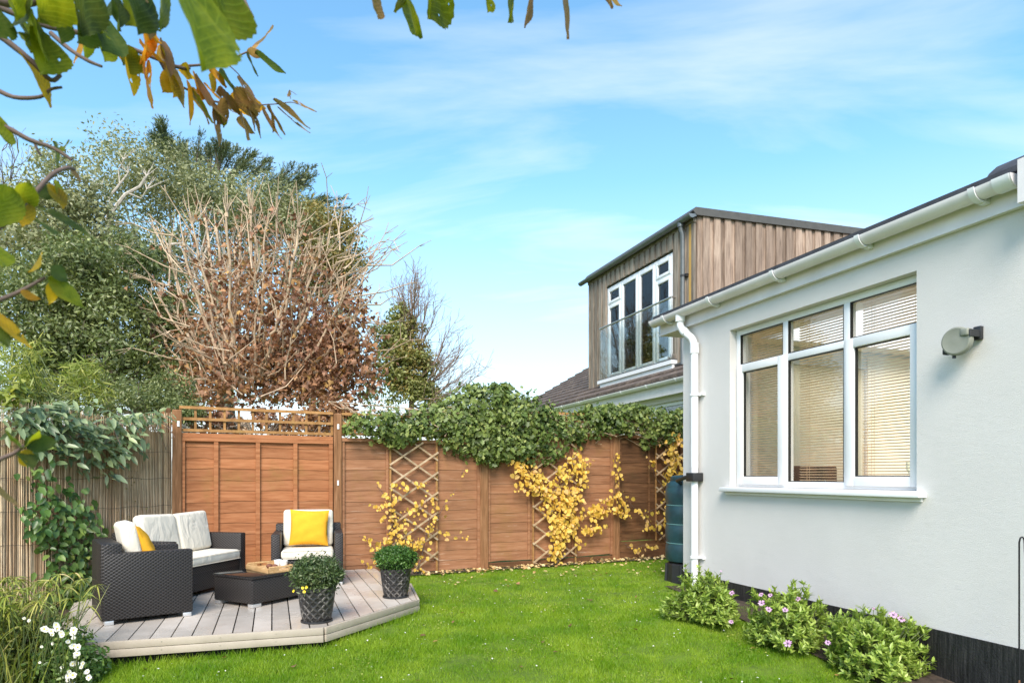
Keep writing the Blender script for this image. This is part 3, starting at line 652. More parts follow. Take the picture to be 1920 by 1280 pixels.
# ------------------------------------------------------------------ neighbouring house with the timber dormer
def build_neighbour():
    h = thing('dormer_house', 'neighbouring house with timber clad dormer, glass balcony and brown tiled roof', 'house', (3.233, 12.0, 0), TH)
    mb = MB(); holed(mb, 'x', 0, .25, -1.5, 10.0, 0, 2.86, [(.0, 2.05, 1.1, 2.62)]); mb.box(.25, 9, 9.75, 10, 0, 2.86); mb.box(.25, 9, -1.5, -1.25, 0, 2.86)
    mb.build('wall', M['render'], h)
    # lower window
    w = MB(); win_frame(w, .06, .001, 2.049, 1.101, 2.619, .07, .07)
    w.rbox(.061, .129, 1.30, 1.38, 1.16, 2.56, .006, 2); w.rbox(.062, .128, 1.376, 1.984, 2.22, 2.29, .006, 2); lw = w.build('window', M['upvc'], h, smooth=40)
    g = MB(); g.box(.09, .095, .06, 1.99, 1.15, 2.57); g.build('pane', M['balglass'], lw)
    g = MB(); g.box(.8, .82, -.5, 2.6, .8, 2.8); g.build('window_backing', M['void'], lw)  # dark panel stands in for the unlit room
    # main roof in tile courses
    tp = math.tan(R(30)); r = MB(); x = -.24
    while x < 5.2:
        z = 3.0 + tp * (x + .24); x1 = x + .275; z1 = z + tp * .275
        for (ya, yb) in [(10.25 - k * .29, 10.25 - (k + 1) * .29) for k in range(41)]:
            r.prism([(x - .01, z), (x - .01, z + .055), (x1 + .03, z1 + .022 + tp * .02), (x1 + .03, z1 - .01)], 'y', yb + .004, ya - .004)
        x = x1
    r.prism([(-.2, 2.97), (-.2, 2.99), (5.3, 2.98 + tp * 5.5), (5.3, 2.9 + tp * 5.5)], 'y', -1.62, 10.22)
    r.build('roof', M['tile'], h)
    f = MB(); f.box(-.16, -.13, -1.6, 10.2, 2.72, 2.96); f.box(-.13, -.002, -1.6, 10.2, 2.735, 2.75); f.build('fascia', M['gutter'], h)
    g = MB(); half_gutter(g, -.23, 2.975, .065, -1.6, 10.25); G = g.build('gutter', M['gutter'], h, smooth=40)
    for k in range(11):
        b = MB(); y = -.9 + k * 1.0; half_gutter(b, -.23, 2.977, .072, y - .02, y + .02); b.build('gutter_bracket', M['upvc'], G, smooth=40)
    # dormer
    XF = .40; Y0, Y1 = .47, 4.86; ZB, ZT = 3.33, 6.02
    DY0, DY1, DZ0, DZ1 = 1.22, 3.95, 3.50, 5.66
    b = MB(); rng = random.Random(4)
    y = Y0 + .16
    def board(mb, y0, y1, z0, z1, k):
        o = .028 if k % 2 else 0.0
        mb.box(XF - .02 - o, XF + .01 - o + .018, y0 - .012 * (k % 2), y1 + .012 * (k % 2), z0, z1)
    k = 0; by = .108
    while y < Y1:
        y1 = min(y + by, Y1)
        if y1 < DY0 + .02 or y > DY1 - .02: board(b, y, y1, ZB, ZT - .03, k)
        else: board(b, y, y1, DZ1 + .04, ZT - .03, k)
        y += by; k += 1
    b.box(XF + .06, XF + .1, Y0 + .02, DY0, ZB, ZT - .04); b.box(XF + .06, XF + .1, DY1, Y1, ZB, ZT - .04); b.box(XF + .06, XF + .1, DY0, DY1, DZ1 + .02, ZT - .04)
    b.box(XF - .05, XF + .02, Y0 - .02, Y1 + .05, ZT - .028, ZT + .045); b.box(XF - .03, XF + .02, Y0, Y0 + .075, ZB, ZT - .03)
    b.build('dormer_front_cladding', M['clad_g'], h)
    b = MB(); b.box(XF - .028, XF + .03, Y0 + .08, Y0 + .155, ZB, ZT - .03); b.build('corner_board', M['newwood'], h, label='fresh yellow corner board')
    b = MB(); x = XF + .04; k = 0
    while x < 5.3:
        o = .034 if k % 2 else 0
        b.box(x - .014 * (k % 2), x + .118 + .014 * (k % 2), Y0 - .022 - o, Y0 + .006 - o + .02, 3.0, 6.10 + .0275 * (x - XF)); x += .122; k += 1
    b.build('dormer_cheek_cladding', M['clad_w'], h)
    for (ya, yb) in ((Y0 + .03, Y0 + .1), (Y1 - .1, Y1 - .02)): b = MB(); b.box(XF + .101, 5.2, ya, yb, 3.0, 6.06); b.build('dormer_cheek_lining', M['clad_g'], h)
    b = MB(); sl = .0275
    b.prism([(XF - .1, 6.17), (XF - .04, 6.245), (5.4, 6.245 + sl * 5), (5.4, 6.10 + sl * 5), (XF - .02, 6.10)], 'y', Y0 - .09, Y1 + .12)
    b.build('dormer_roof', M['darkzinc'], h)
    g = MB(); half_gutter(g, XF - .135, 6.10, .072, Y0 - .1, Y1 + .28); half_disc(g, XF - .135, 6.10, .073, Y0 - .11, Y0 - .1); half_disc(g, XF - .135, 6.1, .073, Y1 + .28, Y1 + .29); g.box(XF - .06, XF - .022, Y0 - .08, Y1 + .1, 6.0705, 6.15)
    g.build('dormer_gutter', M['zinc'], h, smooth=40)
    d = MB(); yp = Y0 + .27; d.tube([(XF - .135, yp, 6.05), (XF - .125, yp, 5.93), (XF - .085, yp, 5.84), (XF - .085, yp, 3.35)], .042, 12); d.tube([(XF - .135, yp, 6.06), (XF - .132, yp, 5.98)], .06, 12)
    D = d.build('drainpipe', M['zinc'], h, smooth=40)
    for z in (5.05,):
        c = MB(); c.tube([(XF - .085, yp, z - .02), (XF - .085, yp, z + .02)], .05, 12); c.box(XF - .07, XF - .021, yp - .1, yp - .03, z - .03, z + .03); c.build('pipe_clip', M['black'], D)
    # balcony doors
    w = MB(); XW = XF - .005
    win_frame(w, XW, DY0, DY1, DZ0, DZ1, .07, .07)
    ms = [1.84, 2.53, 3.28]
    for m_ in ms: w.rbox(XW + .001, XW + .069, m_ - .045, m_ + .045, DZ0 + .06, DZ1 - .06, .006, 2)
    bays = [(DY0 + .07, ms[0] - .045), (ms[0] + .045, ms[1] - .045), (ms[1] + .045, ms[2] - .045), (ms[2] + .045, DY1 - .07)]
    for a, c in (bays[0], bays[3]): w.rbox(XW + .002, XW + .068, a - .004, c + .004, 5.20, 5.28, .006, 2)
    fr = w.build('window_frame', M['upvc'], h, smooth=40)
    for i, (a, c) in enumerate(bays):
        boxes = [(DZ0 + .07, DZ1 - .07)] if i in (1, 2) else [(DZ0 + .07, 5.20), (5.28, DZ1 - .07)]
        for (z0, z1) in boxes:
            s_ = MB(); win_frame(s_, XW - .014, a - .012, c + .012, z0 - .012, z1 + .012, .062, .05); s_.build('sash', M['upvc'], fr, smooth=40)
            g = MB(); g.box(XW + .02, XW + .026, a + .04, c - .04, z0 + .04, z1 - .04); g.build('pane', M['doorglass'], fr)
    v = MB()
    for i, (a, c) in enumerate(bays):
        z = 4.95 if i in (1, 2) else 5.0
        while z < 5.6:
            v.box(XW + .12, XW + .14, a, c, z, z + .02); z += .05
    v.build('venetian_blind', M['upvc'], fr)
    g = MB(); g.box(XF + .6, XF + .62, DY0 - .3, DY1 + .3, 3.4, 5.9); g.box(XF + .1, XF + .6, DY0 - .3, DY1 + .3, 3.38, 3.4); g.build('room_shadow_wall', M['dkfab'], fr)  # dark panels stand in for the shaded room behind the doors
    g = MB(); g.box(XF + .14, XF + .16, 3.0, 3.9, 3.5, 4.9); g.build('curtain', M['cushion'], fr)
    # glass balcony
    rl = MB(); rl.tube([(XF - .13, 1.05, 4.72), (XF - .13, 4.10, 4.72)], .022, 10); rl.tube([(XF - .13, 1.05, 4.72), (XF - .02, 1.05, 4.72)], .018, 8); rl.tube([(XF - .13, 4.1, 4.72), (XF - .02, 4.1, 4.72)], .018, 8)
    rl.rbox(XF - .16, XF - .02, 1.02, 1.07, 3.5, 3.6, .01, 2)
    for y in (1.15, 1.75, 2.35, 2.9, 3.5): rl.box(XF - .15, XF - .11, y - .012, y + .012, 3.485, 3.56)
    rl.build('balcony_rail', M['steel'], h, smooth=40)
    for (a, c) in ((1.08, 2.55), (2.57, 4.07)):
        g = MB(); g.box(XF - .138, XF - .124, a, c, 3.53, 4.69); g.build('balcony_glass', M['balglass'], h)
    s_ = MB(); s_.box(XF - .19, XF - .03, .98, 4.12, 3.40, 3.475); s_.box(XF - .15, XF - .03, 1.0, 4.05, 3.30, 3.395); s_.build('balcony_sill', M['upvc'], h)
    s_ = MB(); s_.box(XF - .17, XF - .05, .98, 4.12, 3.476, 3.50); s_.box(XF - .10, XF + .05, .5, 4.0, 3.05, 3.40); s_.build('flashing', M['lead'], h)
build_neighbour()

# ------------------------------------------------------------------ timber fence
FO = Vector((-3.524, 7.014, 0)); FA = math.atan2(.5, 1.0)
def fp(u, v, off=0.0):
    """point of the fence plane seen at a pixel -> local (s, z)"""
    k = .4e-3; Y = 8.776 / (1 - k * (u - CX)); X = (u - CX) / F * Y
    return ((X + 3.524) / math.cos(FA), EYE - (v - HOR) / F * Y)
def lap_panel(mb, s0, s1, z0, z1, rng, pitch=.118, nseg=26, amp=.006):
    z = z0
    while z < z1 - .02:
        t = min(z + pitch + .022, z1); n = nseg; vs = []
        ph = [rng.uniform(0, 6) for _ in range(3)]
        for i in range(n + 1):
            s = s0 + (s1 - s0) * i / n
            w = amp * (math.sin(s * 3.1 + ph[0]) + .6 * math.sin(s * 8.3 + ph[1]) + .35 * math.sin(s * 19 + ph[2]))
            if rng.random() < .06: w -= rng.uniform(0, .014)
            zb = z + w
            vs += [(s, -.0105, zb), (s, -.004, t), (s, .006, t), (s, .0, zb)]
        fs = []
        for i in range(n):
            a, b = i * 4, i * 4 + 4
            fs += [(a, b, b + 1, a + 1), (a + 1, b + 1, b + 2, a + 2), (a + 2, b + 2, b + 3, a + 3), (a + 3, b + 3, b, a)]
        fs += [(0, 1, 2, 3), (n * 4 + 3, n * 4 + 2, n * 4 + 1, n * 4)]
        mb.add(vs, fs); z += pitch
def square_trellis(mb, s0, s1, z0, z1, step=.145, rails=(0, .5, 1)):
    for r in rails: z = z0 + (z1 - z0) * r; mb.box(s0, s1, -.03, -.012, z - .015, z + .015)
    n = max(2, round((s1 - s0) / step))
    for i in range(n + 1):
        s = s0 + .012 + (s1 - s0 - .024) * i / n; mb.box(s - .012, s + .012, -.011, .004, z0 - .012, z1 + .012)
def build_fence():
    h = thing('timber_fence', 'brown lap panel garden fence with trellis tops along the back of the lawn', 'fence', FO, FA)
    rng = random.Random(11)
    posts = [.0, 1.664, 3.519, 5.575, 7.4]
    b = MB(); b.box(posts[0] + .04, posts[1] - .045, .008, .02, .08, 1.58); lap_panel(b, .03, posts[1] - .055, .10, 1.575, rng)
    p = b.build('fence_panel', M['fence_a'], h, label='orange stained lap panel behind the seats')
    c = MB()
    for s in (fp(405, 900)[0], fp(483, 900)[0], fp(553, 900)[0]): c.box(s - .022, s + .022, -.036, -.0165, .09, 1.575)
    c.box(.03, .075, -.038, -.018, .09, 1.574); c.box(posts[1] - .10, posts[1] - .057, -.038, -.018, .09, 1.574); c.box(.03, posts[1] - .055, -.042, .012, 1.576, 1.615); c.box(.03, posts[1] - .055, -.035, .01, 1.617, 1.66)
    c.build('batten', M['fence_a'], p)
    def panel(s0, s1, z0, z1, mat, label, amp=.004, pitch=.125):
        b = MB(); b.box(s0 + .02, s1 - .02, .008, .02, z0, z1 - .02); lap_panel(b, s0 + .01, s1 - .01, z0, z1 - .03, rng, pitch, 26, amp); p = b.build('fence_panel', M[mat], h, label=label)
        c = MB(); c.box(s0, s0 + .035, -.034, -.017, z0, z1 - .032); c.box(s1 - .035, s1, -.034, -.017, z0, z1 - .032); c.box(s0 - .005, s1 + .005, -.045, .02, z1 - .03, z1 + .01)
        for f in (.31, .66): s = s0 + (s1 - s0) * f; c.box(s - .016, s + .016, -.030, -.0165, z0, z1 - .032)
        c.build('batten', M[mat], p); return p
    panel(posts[1] + .045, posts[2] - .055, .03, 1.64, 'fence_b', 'brown panel with pale worn streaks beside the first lattice')
    panel(posts[2] + .055, posts[3] - .055, .10, 1.79, 'fence_b', 'brown panel behind the middle yellow climber')
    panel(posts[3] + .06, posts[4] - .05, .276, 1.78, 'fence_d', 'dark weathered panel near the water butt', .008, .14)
    for i, s in enumerate(posts):
        z1 = (1.90, 1.93, 1.84, 1.86, 1.9)[i]; w = .045 if i < 2 else .055
        b = MB(); b.rbox(s - w, s + w, -.06, .04, -.3, z1, .008, 1); b.build('fence_post', M['post'], h)
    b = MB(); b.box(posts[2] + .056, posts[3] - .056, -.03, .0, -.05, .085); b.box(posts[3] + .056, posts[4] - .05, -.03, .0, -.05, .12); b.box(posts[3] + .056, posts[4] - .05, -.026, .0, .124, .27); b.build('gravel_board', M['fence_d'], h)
    for (s0, s1, z0, z1) in ((.02, posts[1] - .05, 1.69, 1.93), (posts[1] + .05, posts[2] - .05, 1.70, 1.93), (posts[2] + .06, posts[3] - .06, 1.86, 2.06), (posts[3] + .06, posts[4], 1.84, 2.10)):
        b = MB(); square_trellis(b, s0, s1, z0, z1); b.build('trellis_top', M['trel'], h)
    for (s0, s1, z0) in ((posts[1] - .012, posts[1] + .012, fp(625, 800)[1]), (.0, .025, 1.75), (posts[1] - .012, posts[1] + .008, fp(625, 905)[1])):
        b = MB(); b.rbox(s0, s1, -.068, -.0605, z0 - .03, z0 + .03, .003, 1); b.build('metal_clip', M['badge'], h)
build_fence()
def lattice(name, label, u0, u1, v0, v1, grp):
    s0, z1 = fp(u0, v0); s1, _ = fp(u1, v0); z0 = fp((u0 + u1) / 2, v1)[1]
    h = thing(name, label, 'trellis', FO + Vector((math.cos(FA) * s0, math.sin(FA) * s0, 0)) + Vector((math.sin(FA), -math.cos(FA), 0)) * .05, FA, grp)
    w = s1 - s0; b = MB(); b.box(0, .022, -.004, .012, z0, z1); b.box(w - .022, w, -.004, .012, z0, z1); b.build('upright', M['trel'], h)
    b = MB(); sl = .66; step = .245
    for fam in (1, -1):
        k = z0 - w
        while k < z1 + w:
            pts = []
            c = k + (0 if fam == 1 else .06)
            a0, a1 = 0.0, w
            za, zb = c + (0 if fam == 1 else sl * w), c + (sl * w if fam == 1 else 0)
            # clip to the rectangle
            def clipx(x): return c + sl * x if fam == 1 else c + sl * (w - x)
            xs = [x for x in np.linspace(0, w, 60) if z0 <= clipx(x) <= z1]
            if len(xs) > 6:
                p0 = Vector((xs[0], -.012 - .011 * (fam == 1), clipx(xs[0]))); p1 = Vector((xs[-1], -.012 - .011 * (fam == 1), clipx(xs[-1])))
                d = (p1 - p0).normalized(); n = Vector((-d.z, 0, d.x)) * .0105; t = Vector((0, .0048, 0))
                b.add([p0 + n - t, p0 - n - t, p1 - n - t, p1 + n - t, p0 + n + t, p0 - n + t, p1 - n + t, p1 + n + t], [(0, 1, 2, 3), (4, 7, 6, 5), (0, 4, 5, 1), (2, 6, 7, 3), (1, 5, 6, 2), (0, 3, 7, 4)])
            k += step
    b.build('lattice', M['lath'], h)
LG = 'diamond lattices on the fence'
lattice('diamond_trellis', 'pale diamond lattice on the fence behind the farther pot, mostly bare', 728, 818, 828, 1078, LG)
lattice('diamond_trellis', 'pale diamond lattice almost hidden by the thickest yellow leaves', 995, 1077, 830, 1058, LG)
lattice('diamond_trellis', 'pale diamond lattice on the dark panel next to the water butt', 1225, 1300, 815, 1010, LG)

# ------------------------------------------------------------------ reed screen on the left
RD = Vector((-.407, -.9135, 0)); RA = math.atan2(RD.y, RD.x)
RO = FO + Vector((-.06, -.03, 0))
def rp(u, v):
    """pixel -> (t along the reed screen, z)"""
    k = (u - CX) / F; t = (k * RO.y - RO.x) / (RD.x - k * RD.y); Y = RO.y + RD.y * t
    return t, EYE - (v - HOR) / F * Y
def rw(t, z, off=0.0):
    n = Vector((.9135, -.407, 0)); return RO + RD * t + n * off + Vector((0, 0, z))
def build_reed():
    h = thing('reed_screen', 'weathered dry reed screen running behind the rattan sofa', 'fence', RO, RA)
    rng = random.Random(5); b = MB(); t = -.02
    while t < 4.2:
        r = rng.uniform(.0019, .0036); lean = rng.gauss(0, .012) + .05 * math.sin(t * 5) * (t < 1); z1 = 1.82 + rng.gauss(0, .018) + (.05 * max(0, 1 - t) * rng.random()) - .10 * max(0, math.sin(t * 3.3 - .4)) * (t < 1.2)
        y = rng.uniform(-.012, .012) + .03 * math.sin(t * 2.2); n = 3
        mid = .9; bow = rng.gauss(0, .004)
        b.tube([(t, y, -.3), (t + lean * .5 + bow, y + rng.uniform(-.006, .006), mid), (t + lean, y + rng.uniform(-.008, .008), z1)], [r, r, r * .8], 4); t += r * 1.5
    b.build('reeds', M['reed'], h)
    b = MB(); b.box(-.03, 4.2, -.045, -.03, -.3, 1.66); b.build('backing_boards', M['reed'], h)
    b = MB()
    for z in (.35, .62, .9, 1.18, 1.45, 1.7):
        b.tube([(i * .1, .016 + .03 * math.sin(i * .1 * 2.2) + .004 * math.sin(i), z + .008 * math.sin(i * 1.7)) for i in range(42)], .0016, 4)
    b.build('binding_wire', M['wire'], h)
    b = MB(); b.rbox(-.05, .03, -.10, -.04, -.3, 1.92, .008, 1); b.build('corner_post', M['post'], h)
build_reed()

# ------------------------------------------------------------------ deck
DZ = 0.12
DECK = [(-3.32, 4.91), (-2.804, 4.327), (-1.352, 4.787), (-.836, 5.87), (-1.04, 6.75), (-1.62, 7.86), (-3.45, 7.0), (-3.66, 6.9), (-3.75, 5.7)]
def clip_half(poly, n, c):
    out = []
    for i in range(len(poly)):
        a, b = poly[i], poly[(i + 1) % len(poly)]; da, db = a[0] * n[0] + a[1] * n[1] - c, b[0] * n[0] + b[1] * n[1] - c
        if da <= 0: out.append(a)
        if (da < 0 < db) or (db < 0 < da):
            t = da / (da - db); out.append((a[0] + (b[0] - a[0]) * t, a[1] + (b[1] - a[1]) * t))
    return out
def build_deck():
    h = thing('garden_deck', 'low angular grey composite deck under the seating group', 'deck', (0, 0, 0))
    px, py = math.cos(TH), math.sin(TH)           # across the boards
    b = MB(); c = -3.2; bw = .128
    cen = (sum(p[0] for p in DECK) / len(DECK), sum(p[1] for p in DECK) / len(DECK))
    inner = [(p[0] + (cen[0] - p[0]) * .004, p[1] + (cen[1] - p[1]) * .004) for p in DECK]
    while c < 4:
        q = clip_half(inner, (px, py), c + bw - .0095); q = clip_half(q, (-px, -py), -c)
        if len(q) >= 3: b.prism(q, 'z', DZ - .022, DZ)
        c += bw
    b.build('deck_boards', M['deck'], h)
    b = MB(); b.prism([(p[0] + (cen[0] - p[0]) * .03, p[1] + (cen[1] - p[1]) * .03) for p in DECK], 'z', -.4, DZ - .028); b.build('sub_frame_shade', M['void'], h)  # dark slab paints the shade in the board gaps and under the edge
    for i in range(4):
        (x0, y0), (x1, y1) = DECK[i], DECK[i + 1]; d = Vector((x1 - x0, y1 - y0, 0)); L = d.length; d.normalize(); n = Vector((d.y, -d.x, 0))
        for (z0, z1) in ((DZ - .050, DZ + .001), (DZ - .104, DZ - .053)):
            m_ = Matrix.Translation((x0, y0, 0)) @ Matrix.Rotation(math.atan2(d.y, d.x), 4, 'Z')
            b = MB(); b.rbox(.002, L - .002, -.022, -.0005, z0, z1, .003, 2, m_)
            f = b.build('fascia_board', M['deckside'], h, smooth=30)
            if L > .7:
                for k in range(int(L / .36) + 1):
                    s_ = MB(); s_.lathe([(.0035, 0), (.003, .001)], 8, m_ @ Matrix.Translation((.12 + k * .36, -.0222, (z0 + z1) / 2 + .004)) @ Matrix.Rotation(R(90), 4, 'X')); s_.build('screw', M['steel'], f)
build_deck()

# ------------------------------------------------------------------ garden furniture
def pillow(mb, w, h, t, Mx, n=16, pinch=.06, wr=0.0, seed=0, power=.5):
    """soft cushion in the local xz plane, thickness along y"""
    rng = random.Random(seed); ph = [rng.uniform(0, 6) for _ in range(4)]
    vs = []; idx = {}
    for side in (1, -1):
        for i in range(n + 1):
            for j in range(n + 1):
                a, c = -1 + 2 * i / n, -1 + 2 * j / n
                edge = (i in (0, n)) or (j in (0, n))
                if edge and side == -1: idx[(side, i, j)] = idx[(1, i, j)]; continue
                f = max(0.0, (1 - a * a) * (1 - c * c)) ** power
                px = a * (1 - pinch * (1 - c * c) * a * a); pz = c * (1 - pinch * (1 - a * a) * c * c)
                y = side * t / 2 * f + wr * f * (math.sin(5 * a + 3 * c + ph[0]) + .7 * math.sin(9 * c - 4 * a + ph[1]))
                idx[(side, i, j)] = len(vs); vs.append(Mx @ Vector((px * w / 2, y, pz * h / 2)))
    fs = []
    for i in range(n):
        for j in range(n):
            q = [idx[(1, i, j)], idx[(1, i + 1, j)], idx[(1, i + 1, j + 1)], idx[(1, i, j + 1)]]; fs.append(tuple(q[::-1]))
            q = [idx[(-1, i, j)], idx[(-1, i + 1, j)], idx[(-1, i + 1, j + 1)], idx[(-1, i, j + 1)]]; fs.append(tuple(q))
    mb.add(vs, fs)
def seat_unit(name, label, cat, loc, rz, w, d=.60, ncush=1, grp=None):
    h = thing(name, label, cat, loc, rz, grp); a = .085
    for sx in (-1, 1):
        b = MB(); x0, x1 = (w / 2 - a, w / 2) if sx > 0 else (-w / 2, -w / 2 + a)
        b.rbox(x0, x1, -d / 2, d / 2, .035, .52, .012, 2); b.build('arm', M['wicker'], h, smooth=40)
    b = MB(); b.rbox(-w / 2 + .012, w / 2 - .012, d / 2 - .125, d / 2 + .012, .03, .59, .014, 2); b.build('backrest', M['wicker'], h, smooth=40)
    b = MB(); b.rbox(-w / 2 + a + .001, w / 2 - a - .001, -d / 2 + .012, d / 2 - .126, .04, .262, .01, 2); b.rbox(-w / 2 + a + .001, w / 2 - a - .001, -d / 2 + .006, -d / 2 + .05, .205, .262, .01, 2)
    sb = b.build('seat_base', M['wicker'], h, smooth=40)
    bd = MB(); bd.lathe([(.0165, 0), (.0165, .003), (.012, .004)], 16, Matrix.Translation((-w / 2 + a + .07, -d / 2 + .005, .17)) @ Matrix.Rotation(R(90), 4, 'X') @ Matrix.Diagonal((1.6, .8, 1, 1))); bd.build('badge', M['badge'], sb)
    cw = (w - 2 * a - .012)
    b = MB(); b.rbox(-cw / 2, cw / 2, -d / 2 - .012, d / 2 - .13, .266, .362, .034, 4); o = b.build('seat_cushion', M['cushion'], h, smooth=60)
    pp = MB(); 
    for z in (.277, .352): pp.tube([(-cw / 2 + .02, -d / 2 - .0125, z), (cw / 2 - .02, -d / 2 - .0125, z)], .0035, 6)
    pp.build('piping', M['cushion'], o)
    for k in range(ncush):
        b = MB(); ww = cw / ncush; xc = -cw / 2 + ww * (k + .5)
        Mx = Matrix.Translation((xc, d / 2 - .205, .545)) @ Matrix.Rotation(R(-11), 4, 'X')
        b.rbox(-ww / 2 + .003, ww / 2 - .003, -.058, .058, -.19, .19, .036, 4, Mx)
        rng = random.Random(k * 3 + len(name))
        n0 = [rng.uniform(0, 6) for _ in range(3)]
        b.v = [tuple(Vector(v) + Vector((0, .006 * math.sin(v[0] * 14 + n0[0]) * math.sin(v[2] * 16 + n0[1]), .006 * math.sin(v[0] * 9 + n0[2])))) for v in b.v]
        o = b.build('back_cushion', M['cushion'], h, smooth=60)
    for sx in (-1, 1):
        for sy in (-1, 1):
            b = MB(); xx = sx * (w / 2 - .045); yy = sy * (d / 2 - .04); b.rbox(xx - .04, xx + .04, yy - .03, yy + .03, .001, .034, .004, 2); b.build('foot', M['foot'], h, smooth=40)
    return h
CG = 'rattan armchairs on the deck'
seat_unit('rattan_armchair', 'dark rattan armchair turned side on beside the sedge and white flowers', 'armchair', (-2.893, 5.2225, DZ), R(127.7), .60, .60, 1, CG)
seat_unit('rattan_armchair', 'dark rattan armchair in front of the orange panel, facing the lawn', 'armchair', (-2.09, 6.84, DZ), R(15.7), .68, .60, 1, CG)
seat_unit('rattan_sofa', 'dark two seat rattan sofa with cream cushions along the reed screen', 'sofa', (-3.09, 6.266, DZ), R(77.35), 1.06, .60, 2)
def throw(label, loc, rz, local, tilt, seed):
    Mx = Matrix.Translation(local) @ Matrix.Rotation(R(tilt[1]), 4, 'Y') @ Matrix.Rotation(R(tilt[0]), 4, 'X')
    b = MB(); pillow(b, .385, .365, .13, Mx, 18, .07, .004, seed, .45)
    o = b.build('throw_cushion', M['yellow'], None, smooth=60); o.location = loc; o.rotation_euler = (0, 0, rz)
    tag(o, label, 'cushion', 'mustard cushions on the armchairs')
throw('mustard yellow cushion standing upright on the armchair facing the lawn', (-2.09, 6.84, DZ), R(15.7), (.01, -.035, .56), (-9, 2), 1)
throw('mustard yellow cushion seen edge on in the armchair turned side on', (-2.893, 5.2225, DZ), R(127.7), (-.02, .005, .535), (-24, 4), 2)

def build_table():
    h = thing('coffee_table', 'low dark rattan coffee table with black glass top', 'coffee table', (-2.141, 5.923, DZ), R(61.1))
    w, d = .80, .48
    b = MB(); b.rbox(-w / 2, w / 2, -d / 2, d / 2, .032, .235, .012, 2); b.build('body', M['wicker'], h, smooth=40)
    b = MB(); b.rbox(-w / 2 - .008, w / 2 + .008, -d / 2 - .008, d / 2 + .008, .236, .25, .004, 2); b.build('rim', M['wicker'], h, smooth=40)
    b = MB(); b.rbox(-w / 2 - .004, w / 2 + .004, -d / 2 - .004, d / 2 + .004, .2505, .2565, .002, 2); b.build('glass_top', M['tabglass'], h, smooth=40)
    bd = MB(); bd.lathe([(.0155, 0), (.0155, .003), (.011, .004)], 16, Matrix.Translation((.14, -d / 2 - .0005, .105)) @ Matrix.Rotation(R(90), 4, 'X') @ Matrix.Diagonal((1.5, .75, 1, 1))); bd.build('badge', M['badge'], h)
    for sx in (-1, 1):
        for sy in (-1, 1):
            b = MB(); xx = sx * (w / 2 - .05); yy = sy * (d / 2 - .035); b.rbox(xx - .045, xx + .045, yy - .03, yy + .03, .001, .031, .004, 2); b.build('foot', M['foot'], h, smooth=40)
build_table()
TZ = DZ + .2567
TRL, TRA = (-2.12, 5.90), R(-44)
def build_tray():
    h = thing('serving_tray', 'shallow bamboo serving tray with cut out handles on the coffee table', 'tray', (TRL[0], TRL[1], TZ), TRA)
    w, d, t, hh = .42, .29, .011, .048
    b = MB(); b.box(-w / 2 + t, w / 2 - t, -d / 2 + t, d / 2 - t, .001, .012); b.build('tray_base', M['bamboo'], h)
    for sy in (-1, 1):
        y0 = sy * (d / 2 - t / 2); b = MB(); b.rbox(-w / 2, w / 2, y0 - t / 2, y0 + t / 2, .0, hh - .006, .003, 2); b.build('side_rail', M['bamboo'], h, smooth=40)
    for sx in (-1, 1):
        x0 = sx * (w / 2 - t / 2); b = MB(); y = d / 2 - t - .001
        b.rbox(x0 - t / 2, x0 + t / 2, -y, y, 0, .018, .002, 1); b.rbox(x0 - t / 2, x0 + t / 2, -y, -.045, .0185, hh, .002, 1); b.rbox(x0 - t / 2, x0 + t / 2, .045, y, .0185, hh, .002, 1); b.rbox(x0 - t / 2, x0 + t / 2, -y, y, hh - .008, hh + .008, .003, 2)
        b.build('handle_end', M['bamboo'], h, smooth=40)
build_tray()
def on_tray(x, y): 
    c, s = math.cos(TRA), math.sin(TRA); return (TRL[0] + c * x - s * y, TRL[1] + s * x + c * y, TZ + .0125)
for i, (x, y) in enumerate(((-.045, .075), (.04, .085))):
    b = MB(); b.lathe([(.02, 0), (.023, .002), (.031, .03), (.036, .064), (.0345, .064), (.029, .03), (.02, .006), (.001, .005)], 28)
    o = b.build('cup', M['china'], None, smooth=50); o.location = on_tray(x, y); tag(o, ('small white handleless cup on the tray, nearer the sofa', 'small white handleless cup on the tray, beside the leafy pot plant')[i], 'cup', 'cups on the tray')
for i, (x, y) in enumerate(((-.02, -.02), (.045, .0))):
    b = MB(); b.lathe([(.016, 0), (.021, .012), (.027, .016), (.027, .024), (.02, .034), (.008, .039), (.001, .04)], 20)
    rng = random.Random(i); b.v = [tuple(Vector(v) * (1 + rng.uniform(-.06, .06))) for v in b.v]
    o = b.build('muffin', M['cake'], None, smooth=60); o.location = on_tray(x, y); tag(o, ('small chocolate muffin on the tray, closest to the table edge', 'small chocolate muffin on the tray, between handle and cups')[i], 'muffin', 'muffins on the tray')

# ------------------------------------------------------------------ pots
def daisy(mb, c, nrm, r, n=9, cup=.25, w=.42):
    """flower: petals use material 0, centre material 1"""
    nrm = Vector(nrm).normalized(); e1 = nrm.orthogonal().normalized(); e2 = nrm.cross(e1); c = Vector(c)
    mb.cur = 0
    for k in range(n):
        a = 2 * math.pi * k / n + random.uniform(-.15, .15); d = (e1 * math.cos(a) + e2 * math.sin(a)); s = nrm.cross(d); q = r * random.uniform(.85, 1.1)
        p = [c + d * q * .15, c + d * q * .6 + s * q * w * .5 + nrm * q * cup * .5, c + d * q + nrm * q * cup * .6, c + d * q * .6 - s * q * w * .5 + nrm * q * cup * .5]
        mb.add(p, [(0, 1, 2, 3)])
    mb.cur = 1
    mb.lathe([(r * .2, 0), (r * .24, r * .06), (r * .1, r * .14)], 8, Matrix.Translation(c) @ nrm.to_track_quat('Z', 'Y').to_matrix().to_4x4()); mb.cur = 0
